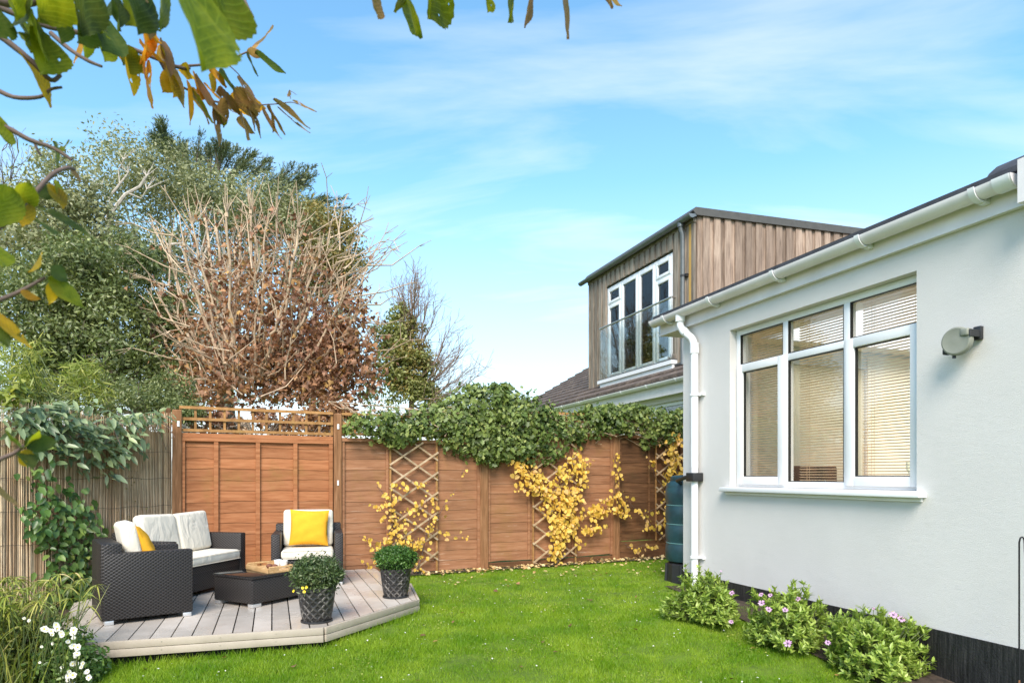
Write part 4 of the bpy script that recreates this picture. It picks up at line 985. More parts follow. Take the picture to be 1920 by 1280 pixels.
def build_pot(loc, label, plant, plabel, mat, seed, flowers, rx, rz_):
    h = thing('plant_pot', label, 'plant pot', loc, R(seed * 40), 'basket relief pots on the deck')
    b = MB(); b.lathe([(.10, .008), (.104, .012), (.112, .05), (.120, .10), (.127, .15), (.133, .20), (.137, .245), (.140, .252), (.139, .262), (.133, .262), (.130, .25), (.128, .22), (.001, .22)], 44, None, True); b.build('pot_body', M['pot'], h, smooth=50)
    b = MB(); b.lathe([(.112, .0), (.116, .003), (.116, .014), (.110, .016), (.108, .009), (.001, .008)], 40); b.build('saucer', M['black'], h, smooth=50)
    b = MB(); b.lathe([(.126, .222), (.08, .232), (.001, .236)], 24); b.build('soil', M['soil'], h)
    p = thing('bushy_plant', plabel, 'plant', (loc[0], loc[1], loc[2] + .232), 0, 'bushy plants in pots')
    rng = np.random.default_rng(seed)
    base = [(0, 0, .115, rx, rx, rz_, 2600), (0, 0, .07, rx * .82, rx * .82, rz_ * .75, 1500)]
    for k in range(26):
        d = unit(rng.normal(size=3)); d[2] = abs(d[2]) * .9; base.append((d[0] * rx * .78, d[1] * rx * .78, .11 + d[2] * rz_ * .72, .06, .06, .05, 170))
    leaf_cloud('foliage', base, .027, .0095, mat, p, 'dia', seed, .6, -.1, .9, .6)
    b = MB()
    for k in range(60):
        d = unit(rng.normal(size=3)); d[2] = abs(d[2]) + .25; e = Vector((d[0] * rx * .9, d[1] * rx * .9, .09 + d[2] * rz_ * .7)); b.tube([(d[0] * .03, d[1] * .03, -.01), tuple(e * .5), tuple(e)], [.003, .002, .0012], 4)
    b.build('stems', M['stem'], p)
    for (x, y, z) in flowers:
        f = MB(); daisy(f, (x, y, z), (x, y - .12, .1), .013, 8, .3, .8); f.build('flower', [M['yelpetal'], M['yelpetal']], p)
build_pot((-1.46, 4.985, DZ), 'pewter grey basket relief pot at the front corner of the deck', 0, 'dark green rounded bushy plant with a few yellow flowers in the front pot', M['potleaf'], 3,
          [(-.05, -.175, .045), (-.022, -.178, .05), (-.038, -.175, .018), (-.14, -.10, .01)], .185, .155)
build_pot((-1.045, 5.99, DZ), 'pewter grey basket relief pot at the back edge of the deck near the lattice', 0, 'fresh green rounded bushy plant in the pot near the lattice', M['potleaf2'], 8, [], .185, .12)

# ------------------------------------------------------------------ hook, dining things indoors
def build_hook():
    Y = 3.72; x = (1911 - CX) / F * Y; g = float(gz(0, Y)); zt = EYE - (1006 - HOR) / F * Y
    h = thing('garden_hook', 'slim black iron shepherd hook stake in front of the white wall', 'hook', (x, Y, g))
    b = MB(); H = zt - g
    p = [(0, 0, .20), (0, 0, H - .03)] + [(.014 - .014 * math.cos(a), -.002, H - .03 + .03 * math.sin(a)) for a in np.linspace(.3, math.pi, 9)] + [(.029, -.002, H - .07), (.032, -.002, H - .11), (.036, -.002, H - .128), (.043, 0, H - .122), (.045, 0, H - .105)]
    b.tube(p, .0045, 8); b.build('hook_rod', M['iron'], h, smooth=60)
    b = MB(); b.tube([(0, 0, -.1), (0, 0, .20)], .005, 8); b.build('stake', M['rust'], h, smooth=60, label='rusty lower stake')
build_hook()
def HL(x, y, z):
    return Vector((1.861 + x * math.cos(TH) - y * math.sin(TH), 7.246 + x * math.sin(TH) + y * math.cos(TH), z))
def build_indoor():
    t = thing('dining_table', 'pale dining table seen through the window of the white house', 'table', HL(1.15, -2.3, .29), TH)
    b = MB(); b.rbox(-.42, .42, -.7, .75, .80, .835, .01, 2); b.build('tabletop', M['floor_in'], t)
    for sx in (-1, 1):
        for sy in (-1, 1): b = MB(); b.box(sx * .36 - .03, sx * .36 + .03, sy * .62 - .03, sy * .62 + .03, .001, .799); b.build('leg', M['floor_in'], t)
    h = thing('dining_chair', 'dark woven dining chair behind the blinds of the middle window light', 'chair', HL(.95, -1.02, .29), TH + R(-12))
    b = MB(); b.rbox(-.25, .25, .16, .23, .42, 1.02, .03, 3); b.build('backrest', M['dkfab'], h, smooth=50)
    b = MB(); b.rbox(-.25, .25, -.25, .22, .40, .47, .02, 2); b.build('seat', M['dkfab'], h, smooth=50)
    for sx in (-1, 1):
        for sy in (-1, 1): b = MB(); b.box(sx * .2 - .02, sx * .2 + .02, sy * .19 - .02, sy * .19 + .02, .001, .399); b.build('leg', M['floor_in'], h)
    for i, (x, y) in enumerate(((.85, -2.05), (.92, -2.32))):
        b = MB(); b.lathe([(.036, 0), (.034, .003), (.005, .008), (.004, .08), (.02, .1), (.04, .14), (.038, .20), (.0365, .20), (.038, .14), (.018, .103), (.001, .1)], 20)
        o = b.build('wine_glass', M['balglass'], None, smooth=60); o.location = HL(x, y, .29 + .836); tag(o, ('stemmed wine glass behind the blinds, nearer the dark chair', 'stemmed wine glass behind the blinds, farther from the dark chair')[i], 'glass', 'wine glasses on the dining table')
build_indoor()

# ------------------------------------------------------------------ grass and litter
def in_poly(x, y, poly):
    r = np.zeros(len(x), bool); n = len(poly)
    for i in range(n):
        (x0, y0), (x1, y1) = poly[i], poly[(i + 1) % n]
        c = ((y0 > y) != (y1 > y)) & (x < (x1 - x0) * (y - y0) / (y1 - y0 + 1e-12) + x0); r ^= c
    return r
def lawn_ok(x, y, off=.3):
    wall = WALLC - 0.3592 * y - 1.0625 * off * np.clip((7.6 - y) / 2.6, 0, 1.25)
    fence = 8.776 + .5 * x - .16
    bedl = np.interp(y, [3.0, 3.6, 4.3, 5], [-3.3, -2.72, -2.83, -3.3])
    return (((x < wall) | (y > 7.6)) & (y < fence) & (x > bedl) & ~in_poly(x, y, DECK) & (x < 3))
def build_grass():
    rng = np.random.default_rng(21)
    def sample(n, y0, y1):
        x = rng.uniform(-3.4, 3.0, n); y = rng.uniform(y0, y1, n); k = lawn_ok(x, y); k &= (np.abs(x) < y * .86 + .3); return x[k], y[k]
    xs, ys = zip(sample(250000, 3.7, 6.2), sample(150000, 6.2, 10.2)); x = np.concatenate(xs); y = np.concatenate(ys); n = len(x)
    patch = .5 + .5 * np.sin(x * 2.1 + 1.3 * np.sin(y * 1.7)) * np.sin(y * 2.6 + x)
    tuft = np.sin(x * 9 + 2 * np.sin(y * 5)) * np.sin(y * 11 + 2 * np.sin(x * 7)); hgt = (.016 + .020 * rng.random(n) + .012 * patch + .010 * tuft) * (1 + .5 * (rng.random(n) < .03))
    P = np.stack([x, y, gz(x, y) - .004], -1); D = np.stack([rng.normal(size=n) * .5, rng.normal(size=n) * .5, np.ones(n)], -1)
    N = rng.normal(size=(n, 3)); N[:, 2] *= .2
    tag(leaves('grass', P, D, N, hgt, .0035 + .0025 * rng.random(n), M['grass'], None, 'blade'), kind='stuff')
    # longer tufts along the deck and the bed edges
    pts = []
    for i in range(5):
        (x0, y0), (x1, y1) = DECK[i], DECK[(i + 1)]; t = rng.random(700); d = np.array([x1 - x0, y1 - y0]); nn = np.array([d[1], -d[0]]) / np.linalg.norm(d)
        o = .01 + .05 * rng.random(700) ** 1.5; pts.append(np.stack([x0 + d[0] * t + nn[0] * o, y0 + d[1] * t + nn[1] * o], -1))
    q = np.concatenate(pts); q = q[lawn_ok(q[:, 0], q[:, 1])]; n = len(q)
    P = np.stack([q[:, 0], q[:, 1], gz(q[:, 0], q[:, 1])], -1); D = np.stack([rng.normal(size=n) * .45, rng.normal(size=n) * .45, np.ones(n)], -1)
    tag(leaves('edge_grass', P, D, rng.normal(size=(n, 3)), .035 + .05 * rng.random(n), np.full(n, .005), M['grass'], None, 'blade'), kind='stuff')
    # pale petals and brown leaves dropped on the turf, yellow litter under the fence
    def litter(name, mat, n, L, y0, y1, fn=None, x0=-3, x1=2.6):
        x = rng.uniform(x0, x1, n); y = rng.uniform(y0, y1, n) if fn is None else fn(x)
        k = lawn_ok(x, y) if fn is None else np.ones(n, bool); x, y = x[k], y[k]; n = len(x)
        P = np.stack([x, y, gz(x, y) + .022 + .012 * rng.random(n)], -1); D = rng.normal(size=(n, 3)); D[:, 2] *= .25
        N = rng.normal(size=(n, 3)) * .35 + np.array([0, 0, 1]); Ls = L * (.6 + .8 * rng.random(n))
        tag(leaves(name, P, D, N, Ls, Ls * .75, mat, None, 'ovate'), kind='stuff')
    cx, cy = rng.uniform(-2.2, 2, 46), rng.uniform(4.0, 8.4, 46); k = rng.integers(0, 46, 2600); x = cx[k] + rng.normal(size=2600) * .09; y = cy[k] + rng.normal(size=2600) * .11; q = lawn_ok(x, y); x, y = x[q], y[q]; n = len(x)
    N = rng.normal(size=(n, 3)) * .3 + np.array([0, 0, 1]); L = .013 * rng.uniform(.6, 1.3, n)
    tag(leaves('clover_patches', np.stack([x, y, gz(x, y) + .024 + .01 * rng.random(n)], -1), rng.normal(size=(n, 3)) * np.array([1, 1, .2]), N, L, L * .9, M['limeleaf'], None, 'ovate'), kind='stuff')
    litter('fallen_petals', M['whitepetal'], 420, .013, 3.8, 8.2)
    litter('fallen_brown_leaves', M['brownleaf'], 60, .04, 3.8, 9)
    litter('fallen_yellow_leaves', M['litter'], 420, .055, 0, 0, lambda x: 8.776 + .5 * x - .06 - .22 * rng.random(len(x)) ** 1.8, -1.1, 2.9)
    litter('fallen_yellow_leaves', M['litter'], 160, .045, 0, 0, lambda x: 8.776 + .5 * x - .15 - 1.3 * rng.random(len(x)) ** 1.5, -1.0, 2.9)
build_grass()

# ------------------------------------------------------------------ plants by the house wall
def daisy_bush(u, Y, r, hgt, label, seed, flowers):
    x = (u - CX) / F * Y; z = float(gz(x, Y)); h = thing('daisy_bush', label, 'plant', (x, Y, z), 0, 'flowering bushes along the plinth')
    rng = np.random.default_rng(seed); Ps, Ds, Ns, Ls = [], [], [], []; st = MB()
    for k in range(420):
        d = unit(rng.normal(size=3)); d[2] = abs(d[2]) * 1.0 + .05; q = .68 + .36 * rng.random() if k > 90 else .3 + .45 * rng.random()
        lump = 1 + .16 * math.sin(3 * math.atan2(d[1], d[0]) + seed) + .1 * math.sin(5 * d[0] + 4 * d[2] + seed)
        c = np.array([d[0] * r * q * lump, d[1] * r * q * lump, .03 + d[2] * hgt * q * lump]); ax = unit(d * .7 + np.array([0, 0, .8]) + rng.normal(size=3) * .25)
        st.tube([tuple(c * np.array([.25, .25, 0])), tuple(c * .6), tuple(c)], [.004, .003, .002], 4)
        n = 15; a = rng.random(n) * 6.28; e1 = unit(np.cross(ax, [.3, .5, .8])); e2 = np.cross(ax, e1); el = rng.uniform(.15, 1.15, n); s = rng.uniform(-.06, .015, n)
        D = (np.cos(a)[:, None] * e1 + np.sin(a)[:, None] * e2) * np.cos(el)[:, None] + ax * np.sin(el)[:, None]
        Ps.append(c + ax * s[:, None]); Ds.append(D); Ns.append(np.tile(ax, (n, 1)) + rng.normal(size=(n, 3)) * .2); Ls.append(.047 * rng.uniform(.6, 1.25, n))
    P, D, N, L = map(np.concatenate, (Ps, Ds, Ns, Ls)); P[:, 2] = np.maximum(P[:, 2], .01)
    leaves('foliage', P, D, N, L, L * .38, M['daisyleaf'], h, 'ovate'); st.build('stems', M['stem'], h)
    random.seed(seed)
    for (fu, fv, dy, r_) in flowers:
        p = at(fu, fv, Y + dy) - Vector((x, Y, z)); f = MB(); daisy(f, p, (random.uniform(-.6, .1), -.6, .7), r_, 10, .15, .4); fl = f.build('flower', [M['pinkpetal'], M['purple']], h)
        s_ = MB(); s_.tube([(p.x * .55, p.y * .55, p.z * .35), (p.x * .95, p.y * .95 + .01, p.z * .8), tuple(p)], .0022, 5); s_.build('flower_stalk', M['stem'], fl)
daisy_bush(1322, 5.66, .29, .36, 'leafy lilac flowered bush nearest the downpipe', 31, [(1333, 1076, 0, .024), (1372, 1111, -.1, .026), (1371, 1165, -.4, .022), (1352, 1070, 0, .010)])
daisy_bush(1473, 5.08, .295, .39, 'leafy lilac flowered bush with the most flowers, middle of the three by the plinth', 32, [(1427, 1114, -.15, .02), (1444, 1115, -.15, .02), (1428, 1130, -.2, .03), (1441, 1142, -.25, .028), (1472, 1143, -.28, .024), (1496, 1122, -.1, .024), (1477, 1206, -.42, .032)])
daisy_bush(1636, 4.52, .30, .39, 'leafy lilac flowered bush farthest from the downpipe, two flowers at its top', 33, [(1675, 1152, -.05, .03), (1690, 1160, -.05, .03), (1552, 1204, -.3, .022), (1638, 1140, 0, .012)])

# ------------------------------------------------------------------ climbers on the fence
def fence_world(s, z, off):
    return FO + Vector((math.cos(FA) * s + math.sin(FA) * off, math.sin(FA) * s - math.cos(FA) * off, z))
def yellow_climber(label, base, lines, seed, L=.085):
    """lines: (pixel polyline, leaves per metre, spread)"""
    s0, z0 = fp(*base); o = fence_world(s0, 0, .12); h = thing('yellow_climber', label, 'climbing plant', o, FA, 'yellow leaved climbers on the fence')
    rng = np.random.default_rng(seed); st = MB(); P = []
    for pl, dens, spread in lines:
        q = [fp(*p) for p in pl]; pts = []
        for i in range(len(q) - 1):
            for t in np.linspace(0, 1, 6)[:-1]:
                pts.append((q[i][0] + (q[i + 1][0] - q[i][0]) * t + rng.normal() * .008 - s0, -.0 + rng.normal() * .012 + .04, q[i][1] + (q[i + 1][1] - q[i][1]) * t + rng.normal() * .008))
        pts.append((q[-1][0] - s0, .04, q[-1][1])); n = len(pts)
        st.tube(pts, [max(.0025, .009 * (1 - i / n)) if pl[0] == base else max(.002, .005 * (1 - i / n)) for i in range(n)], 5)
        ln = sum(math.dist(q[i], q[i + 1]) for i in range(len(q) - 1)); k = int(dens * ln * (.8 if seed == 41 else .72))
        for _ in range(k):
            p = pts[rng.integers(0, n)] if pl[0] != base else pts[min(n - 1, int(n * (.15 + .85 * rng.random())))]
            P.append((p[0] + rng.normal() * spread, .01 - .07 * rng.random(), p[2] + rng.normal() * spread))
    st.build('stems', M['twig'], h)
    P = np.array(P); P[:, 2] = np.maximum(P[:, 2], .02); n = len(P); D = np.stack([rng.normal(size=n) * .6, -.25 + rng.normal(size=n) * .3, -.8 + rng.normal(size=n) * .4], -1)
    N = np.stack([rng.normal(size=n) * .45, -np.ones(n), .25 + rng.normal(size=n) * .35], -1); Ls = L * rng.uniform(.35, 1.05, n)
    leaves('foliage', P, D, N, Ls, Ls * .85, M['yel'], h, 'heart')
yellow_climber('sparse yellow leaved climber around the lattice behind the farther pot', (772, 1085), [
    ([(772, 1085), (760, 1040), (735, 1000), (725, 950), (740, 905)], 60, .05), ([(772, 1085), (790, 1030), (800, 970), (795, 930)], 40, .05),
    ([(750, 1020), (720, 1012), (690, 1010), (670, 1003)], 34, .02), ([(742, 990), (715, 955), (697, 945)], 40, .03), ([(800, 985), (830, 1000), (865, 1003)], 38, .02),
    ([(802, 985), (830, 945), (852, 915)], 16, .02), ([(730, 940), (705, 915), (703, 905)], 30, .02), ([(745, 915), (770, 900), (800, 910)], 38, .03), ([(700, 1050), (720, 1035), (760, 1020)], 70, .05), ([(725, 1000), (740, 970), (770, 955), (790, 950)], 90, .06),
    ([(690, 1060), (665, 1045)], 50, .02), ([(860, 890), (865, 880)], 60, .015), ([(760, 1000), (700, 1020), (715, 1055)], 50, .04), ([(740, 1010), (765, 1015), (785, 1020)], 170, .045)], 41, .055)
yellow_climber('dense yellow leaved climber with branching trunk on the middle lattice', (1040, 1066), [
    ([(1040, 1066), (1036, 1040), (1030, 1015), (1040, 980), (1035, 940), (1020, 905), (990, 885), (962, 880)], 170, .055), ([(1045, 1010), (1062, 970), (1075, 920), (1080, 880), (1078, 860)], 190, .055),
    ([(1030, 980), (1010, 930), (1000, 900), (985, 915), (965, 905)], 150, .05), ([(1040, 970), (1050, 930), (1040, 890), (1060, 870)], 230, .06), ([(1030, 1010), (1055, 1000), (1075, 1010)], 110, .045), ([(1040, 1000), (1042, 960), (1060, 940)], 230, .055),
    ([(1062, 975), (1090, 960), (1120, 940), (1145, 930), (1147, 890), (1145, 850)], 95, .035), ([(1070, 985), (1095, 990), (1125, 985)], 130, .03), ([(1120, 960), (1100, 965), (1140, 950), (1160, 960)], 150, .04), ([(1145, 925), (1155, 940), (1170, 965)], 80, .03), ([(955, 865), (945, 870), (940, 872)], 50, .015), ([(1085, 870), (1100, 868)], 60, .02), ([(1020, 1048), (1035, 1030)], 60, .02)], 42, .068)
yellow_climber('yellow leaved climber on the dark panel beside the water butt', (1262, 1035), [
    ([(1262, 1035), (1250, 990), (1245, 950), (1240, 900), (1250, 850), (1260, 820)], 160, .05), ([(1255, 1000), (1275, 960), (1285, 900), (1280, 850)], 170, .05), ([(1250, 980), (1225, 990), (1195, 985)], 70, .03),
    ([(1262, 1035), (1210, 980), (1180, 950), (1160, 920)], 18, .03), ([(1245, 930), (1215, 880), (1205, 850)], 36, .03), ([(1235, 985), (1250, 985)], 160, .05), ([(1165, 1018), (1185, 1028), (1200, 1020), (1215, 1022)], 50, .02), ([(1200, 960), (1230, 950)], 30, .04), ([(1262, 900), (1262, 870), (1240, 830)], 180, .06)], 43, .068)

def build_ivy():
    h = thing('ivy', 'thick dark green ivy mound spreading along the top of the fence', 'climbing plant', FO, FA); rng = np.random.default_rng(51); E = []
    def e(u, v, ru, rv, n, y=0.0, ry=.22):
        s, z = fp(u, v); s1, z1 = fp(u + ru, v - rv); E.append((s, y, z, s1 - s, ry, z1 - z, n))
    for (u, v, ru, rv, n) in ((930, 790, 90, 62, 2300), (905, 765, 70, 42, 1100), (985, 790, 70, 50, 1100), (1030, 815, 62, 38, 850), (880, 815, 62, 40, 900), (950, 830, 60, 34, 700), (1000, 850, 45, 26, 350), (912, 846, 40, 20, 260),
                              (850, 790, 50, 30, 600), (1085, 795, 55, 26, 650), (1140, 790, 50, 28, 650), (1185, 788, 48, 26, 600), (1230, 784, 42, 20, 420), (1275, 790, 34, 20, 260), (1120, 775, 30, 16, 200), (1160, 770, 24, 14, 170), (1215, 815, 22, 24, 180),
                              (800, 790, 46, 24, 420), (755, 795, 46, 26, 420), (705, 795, 40, 24, 230), (745, 815, 32, 16, 170), (668, 800, 30, 18, 90), (1250, 812, 30, 14, 140)):
        e(u, v, ru, rv, n)
    # ragged sprays over the outline
    E0 = list(E)
    for k in range(150):
        b = E[rng.integers(0, len(E0))]; d = unit(rng.normal(size=3)); d[1] = -abs(d[1]); E.append((b[0] + d[0] * b[3] * 1.0, b[1] + d[1] * b[4], b[2] + d[2] * b[5] * 1.0, .05 + .05 * rng.random(), .06, .04 + .06 * rng.random(), 30))
    P, O = cloud_points(rng, E, .62); n = len(P); N = unit(O * .9 + rng.normal(size=(n, 3)) * .45 + np.array([0, -.25, .35])); D = np.cross(N, rng.normal(size=(n, 3))); D = unit(D); D[:, 2] -= .75
    L = .060 * rng.uniform(.4, 1.3, n); leaves('foliage', P, D, N, L, L * .74, M['ivy'], h, 'ivy')
    st = MB(); 
    for k in range(80):
        s = rng.uniform(1.8, 7); z = 1.7 + .25 * rng.random(); pts = [(s + i * .12 * rng.choice([-1, 1]), rng.normal() * .06 - .03, z + rng.normal() * .07 + .02 * i) for i in range(5)]; st.tube(pts, .005, 4)
    st.build('stems', M['tanbark'], h)
build_ivy()

# ------------------------------------------------------------------ climbers on the reed screen
def build_reed_climbers():
    rng = np.random.default_rng(61)
    h = thing('broadleaf_climber', 'blue green long leaved climber hanging over the top of the reed screen', 'climbing plant', RO); P = []
    for (u, v, ru, rv, n) in ((60, 775, 60, 22, 120), (120, 800, 70, 32, 190), (180, 820, 60, 34, 170), (225, 830, 32, 26, 70), (230, 785, 60, 16, 80), (100, 840, 50, 26, 70), (165, 865, 40, 24, 60), (40, 800, 40, 22, 60), (285, 778, 30, 12, 26), (190, 890, 14, 20, 12)):
        for _ in range(int(n * .8)):
            t, z = rp(u + rng.normal() * ru * .55, v + rng.normal() * rv * .55); p = rw(t, z, .02 + .22 * rng.random()) - RO; P.append(tuple(p))
    P = np.array(P); n = len(P); D = np.stack([.5 + rng.normal(size=n) * .7, -.3 + rng.normal(size=n) * .6, -.55 + rng.normal(size=n) * .45], -1); N = np.stack([.45 + rng.normal(size=n) * .4, -.45 + rng.normal(size=n) * .4, .8 + rng.normal(size=n) * .3], -1)
    L = .125 * rng.uniform(.5, 1.25, n); leaves('foliage', P, D, N, L, L * .36, M['bluevine'], h, 'ovate')
    st = MB()
    for _ in range(34):
        u, v = rng.uniform(10, 290), rng.uniform(770, 810); t, z = rp(u, v); a = rw(t, z, .03) - RO; b = a + Vector((rng.normal() * .15, rng.normal() * .15 - .1, -.05 - .2 * rng.random())); st.tube([tuple(a), tuple((a + b) / 2 + Vector((0, 0, .05))), tuple(b)], .003, 4)
    st.build('stems', M['twig'], h)
    # lower ovate vine
    t0, _ = rp(120, 1120); h = thing('leafy_vine', 'green ovate leaved vine growing up the reed screen behind the near armchair', 'climbing plant', rw(t0, -.1, .1)); o = h.location; P = []; st = MB()
    for pl, dens, sp in (([(120, 1150), (125, 1090), (120, 1020), (115, 960), (110, 915)], 150, 22), ([(125, 1130), (150, 1080), (150, 1020), (135, 960), (150, 940)], 150, 18), ([(115, 1050), (90, 1000), (65, 970), (45, 955)], 110, 16), ([(110, 980), (80, 940), (62, 910)], 60, 14), ([(140, 1130), (150, 1100), (140, 1060)], 170, 20), ([(105, 1130), (100, 1085), (90, 1050)], 80, 18), ([(62, 985), (50, 1000)], 50, 10), ([(60, 905), (55, 870), (66, 850)], 40, 10), ([(60, 1000), (75, 1035)], 40, 10)):
        q = []
        for i in range(len(pl) - 1):
            for f in np.linspace(0, 1, 5)[:-1]: q.append((pl[i][0] + (pl[i + 1][0] - pl[i][0]) * f, pl[i][1] + (pl[i + 1][1] - pl[i][1]) * f))
        st.tube([tuple(rw(*rp(u + rng.normal() * 3, v), .03) - o) for u, v in q], .004, 4)
        for _ in range(int(dens * len(pl) * .22)):
            u, v = q[rng.integers(0, len(q))]; t, z = rp(u + rng.normal() * sp, v + rng.normal() * sp); P.append(tuple(rw(t, z, .03 + .16 * rng.random()) - o))
    st.build('stems', M['twig'], h); P = np.array(P); n = len(P); D = np.stack([rng.normal(size=n) * .6 + .2, rng.normal(size=n) * .5 - .2, -.8 + rng.normal(size=n) * .35], -1); N = np.stack([.7 + rng.normal(size=n) * .35, -.6 + rng.normal(size=n) * .35, .45 + rng.normal(size=n) * .35], -1)
    L = .085 * rng.uniform(.5, 1.2, n); leaves('foliage', P, D, N, L, L * .62, M['vine'], h, 'ovate')
    # little yellow-brown sprigs caught in the reeds
    h = thing('dry_creeper', 'small yellowing creeper on the reeds above the sofa back', 'climbing plant', rw(.5, 1.0, .03)); o = h.location; P = []; st = MB()
    for pl in ([(225, 985), (240, 962), (262, 955)], [(235, 968), (242, 940), (240, 925)], [(230, 975), (215, 960)], [(240, 900), (255, 885), (235, 880)]):
        st.tube([tuple(rw(*rp(u, v), .02) - o) for u, v in pl], .002, 4)
        for _ in range(16):
            u, v = pl[rng.integers(0, len(pl))]; t, z = rp(u + rng.normal() * 7, v + rng.normal() * 6); P.append(tuple(rw(t, z, .03) - o))
    st.build('stems', M['twig'], h); P = np.array(P); n = len(P); leaves('foliage', P, rng.normal(size=(n, 3)), rng.normal(size=(n, 3)), .022 * rng.uniform(.6, 1.3, n), np.full(n, .013), M['goldleaf'], h, 'ovate')
    # pale lobed vine at the far left
    h = thing('lobed_vine', 'bright pale green lobed leaves poking over the reed screen below the bamboo', 'climbing plant', rw(1.6, 1.8, .05)); o = h.location; P = []
    for _ in range(60):
        t, z = rp(max(-30, 15 + rng.normal() * 16), 738 + rng.normal() * 14); P.append(tuple(rw(t, z, .02 + .15 * rng.random()) - o))
    P = np.array(P); n = len(P); leaves('foliage', P, np.stack([rng.normal(size=n) + .5, rng.normal(size=n) - .3, -.5 + rng.normal(size=n) * .4], -1), np.stack([rng.normal(size=n) * .4 + .3, rng.normal(size=n) * .4 - .5, np.ones(n)], -1), .085 * rng.uniform(.6, 1.2, n), .085 * rng.uniform(.6, 1.1, n), M['limeleaf'], h, 'maple')
build_reed_climbers()

# ------------------------------------------------------------------ sedge and white flowers, lower left
def build_left_bed():
    rng = np.random.default_rng(71)
    h = thing('sedge_clump', 'tall yellow green umbrella sedge clump in front of the reed screen', 'grass plant', (-3.04, 3.95, float(gz(0, 3.95)))); o = np.array(h.location)
    st = MB(); Ps, Ds, Ls = [], [], []
    for k in range(120):
        bx, by = rng.normal() * .13, rng.normal() * .18; H = rng.uniform(.36, .70); lx, ly = rng.normal() * .085, rng.normal() * .14; top = np.array([bx + lx, by + ly, H])
        st.tube([(bx, by, -.02), (bx + lx * .4, by + ly * .4, H * .55), tuple(top)], [.004, .0035, .0025], 5)
        n = rng.integers(9, 16); a = rng.random(n) * 6.28; el = rng.uniform(-.35, .5, n)
        Ps.append(np.tile(top, (n, 1))); Ds.append(np.stack([np.cos(a) * np.cos(el), np.sin(a) * np.cos(el), np.sin(el)], -1)); Ls.append(rng.uniform(.05, .13, n))
    st.build('stems', M['stem'], h)
    # leaf rays: three-segment drooping ribbons
    P, D, L = map(np.concatenate, (Ps, Ds, Ls)); n = len(P)
    def ribbons(name, P, D, L, w, droop, mat):
        D = unit(D); Sd = unit(np.cross(D, np.array([0, 0, 1.0]) + rng.normal(size=D.shape) * .3)); T = np.linspace(0, 1, 6); V = []
        for i, t in enumerate(T):
            c = P + D * (L * t)[:, None] + np.array([0, 0, -1.0]) * (droop * L * t * t)[:, None]; ww = w * (1 - t ** 2 * .95) * .5
            V += [c + Sd * ww[:, None], c - Sd * ww[:, None]] if hasattr(ww, 'shape') and ww.shape else [c + Sd * ww, c - Sd * ww]
        V = np.stack(V, 1); np_mesh(name, V, 4, mat, h, [(2 * i, 2 * i + 1, 2 * i + 3, 2 * i + 2) for i in range(5)])
    ribbons('leaf_rays', P, D, L, .009, .45 + .4 * rng.random(n), M['sedge'])
    n = 420; P = np.stack([rng.normal(size=n) * .13, rng.normal(size=n) * .18, np.zeros(n)], -1); D = np.stack([rng.normal(size=n) * .2, rng.normal(size=n) * .35, np.ones(n)], -1)
    ribbons('blades', P, D, rng.uniform(.30, .8, n), .008, .15 + .45 * rng.random(n), M['sedge'])
    E = [(-.03, .1, .22, .20, .3, .26, 2200), (-.05, 0, .46, .2, .3, .18, 1100)]
    leaf_cloud('undergrowth_leaves', E, .035, .013, M['limeleaf'], h, 'dia', 5, .2, .1, .9, .4)
    g = float(gz(0, 4.15)); h2 = thing('white_flower_bush', 'leafy bush of cream white flowers between the sedge and the deck corner', 'plant', (-2.68, 4.1, g)); o2 = Vector(h2.location)
    E = [(-.06, .0, .12, .22, .22, .24, 2000), (.03, -.02, .08, .15, .18, .16, 1000), (-.2, .1, .22, .2, .2, .22, 1000)]
    leaf_cloud('foliage', E, .034, .017, M['vine'], h2, 'ovate', 9, .35, .1, .9, .5)
    st = MB(); random.seed(5)
    for (u, v, r, n) in ((88, 1183, .03, 3), (96, 1190, .026, 2), (103, 1178, .03, 3), (112, 1184, .024, 2), (133, 1180, .03, 4), (98, 1200, .02, 1), (128, 1198, .026, 2), (138, 1213, .03, 3), (146, 1218, .03, 3), (143, 1230, .026, 3), (145, 1244, .028, 3), (152, 1246, .024, 2), (136, 1260, .03, 3), (128, 1254, .022, 2), (163, 1255, .026, 2), (168, 1268, .028, 2), (138, 1276, .026, 2), (60, 1168, .018, 1), (52, 1160, .016, 1), (70, 1214, .014, 1), (76, 1240, .014, 1)):
        for k in range(min(n, 2)):
            p = at(u + random.gauss(0, 4.0), v + random.gauss(0, 4), 4.0 + random.uniform(-.08, .06) - (.1 if u > 125 else .2)) - o2
            f = MB(); daisy(f, p, (random.uniform(-.1, .7), -1, random.uniform(0, .7)), .66 * r * random.uniform(.8, 1.1), 7, .3, .95); f.build('flower', [M['whitepetal'], M['yelpetal']], h2)
            st.tube([(p.x * .4, p.y * .4, .02), (p.x * .85, p.y * .85, p.z * .6), tuple(p)], .0018, 4)
    st.build('stems', M['stem'], h2)
build_left_bed()

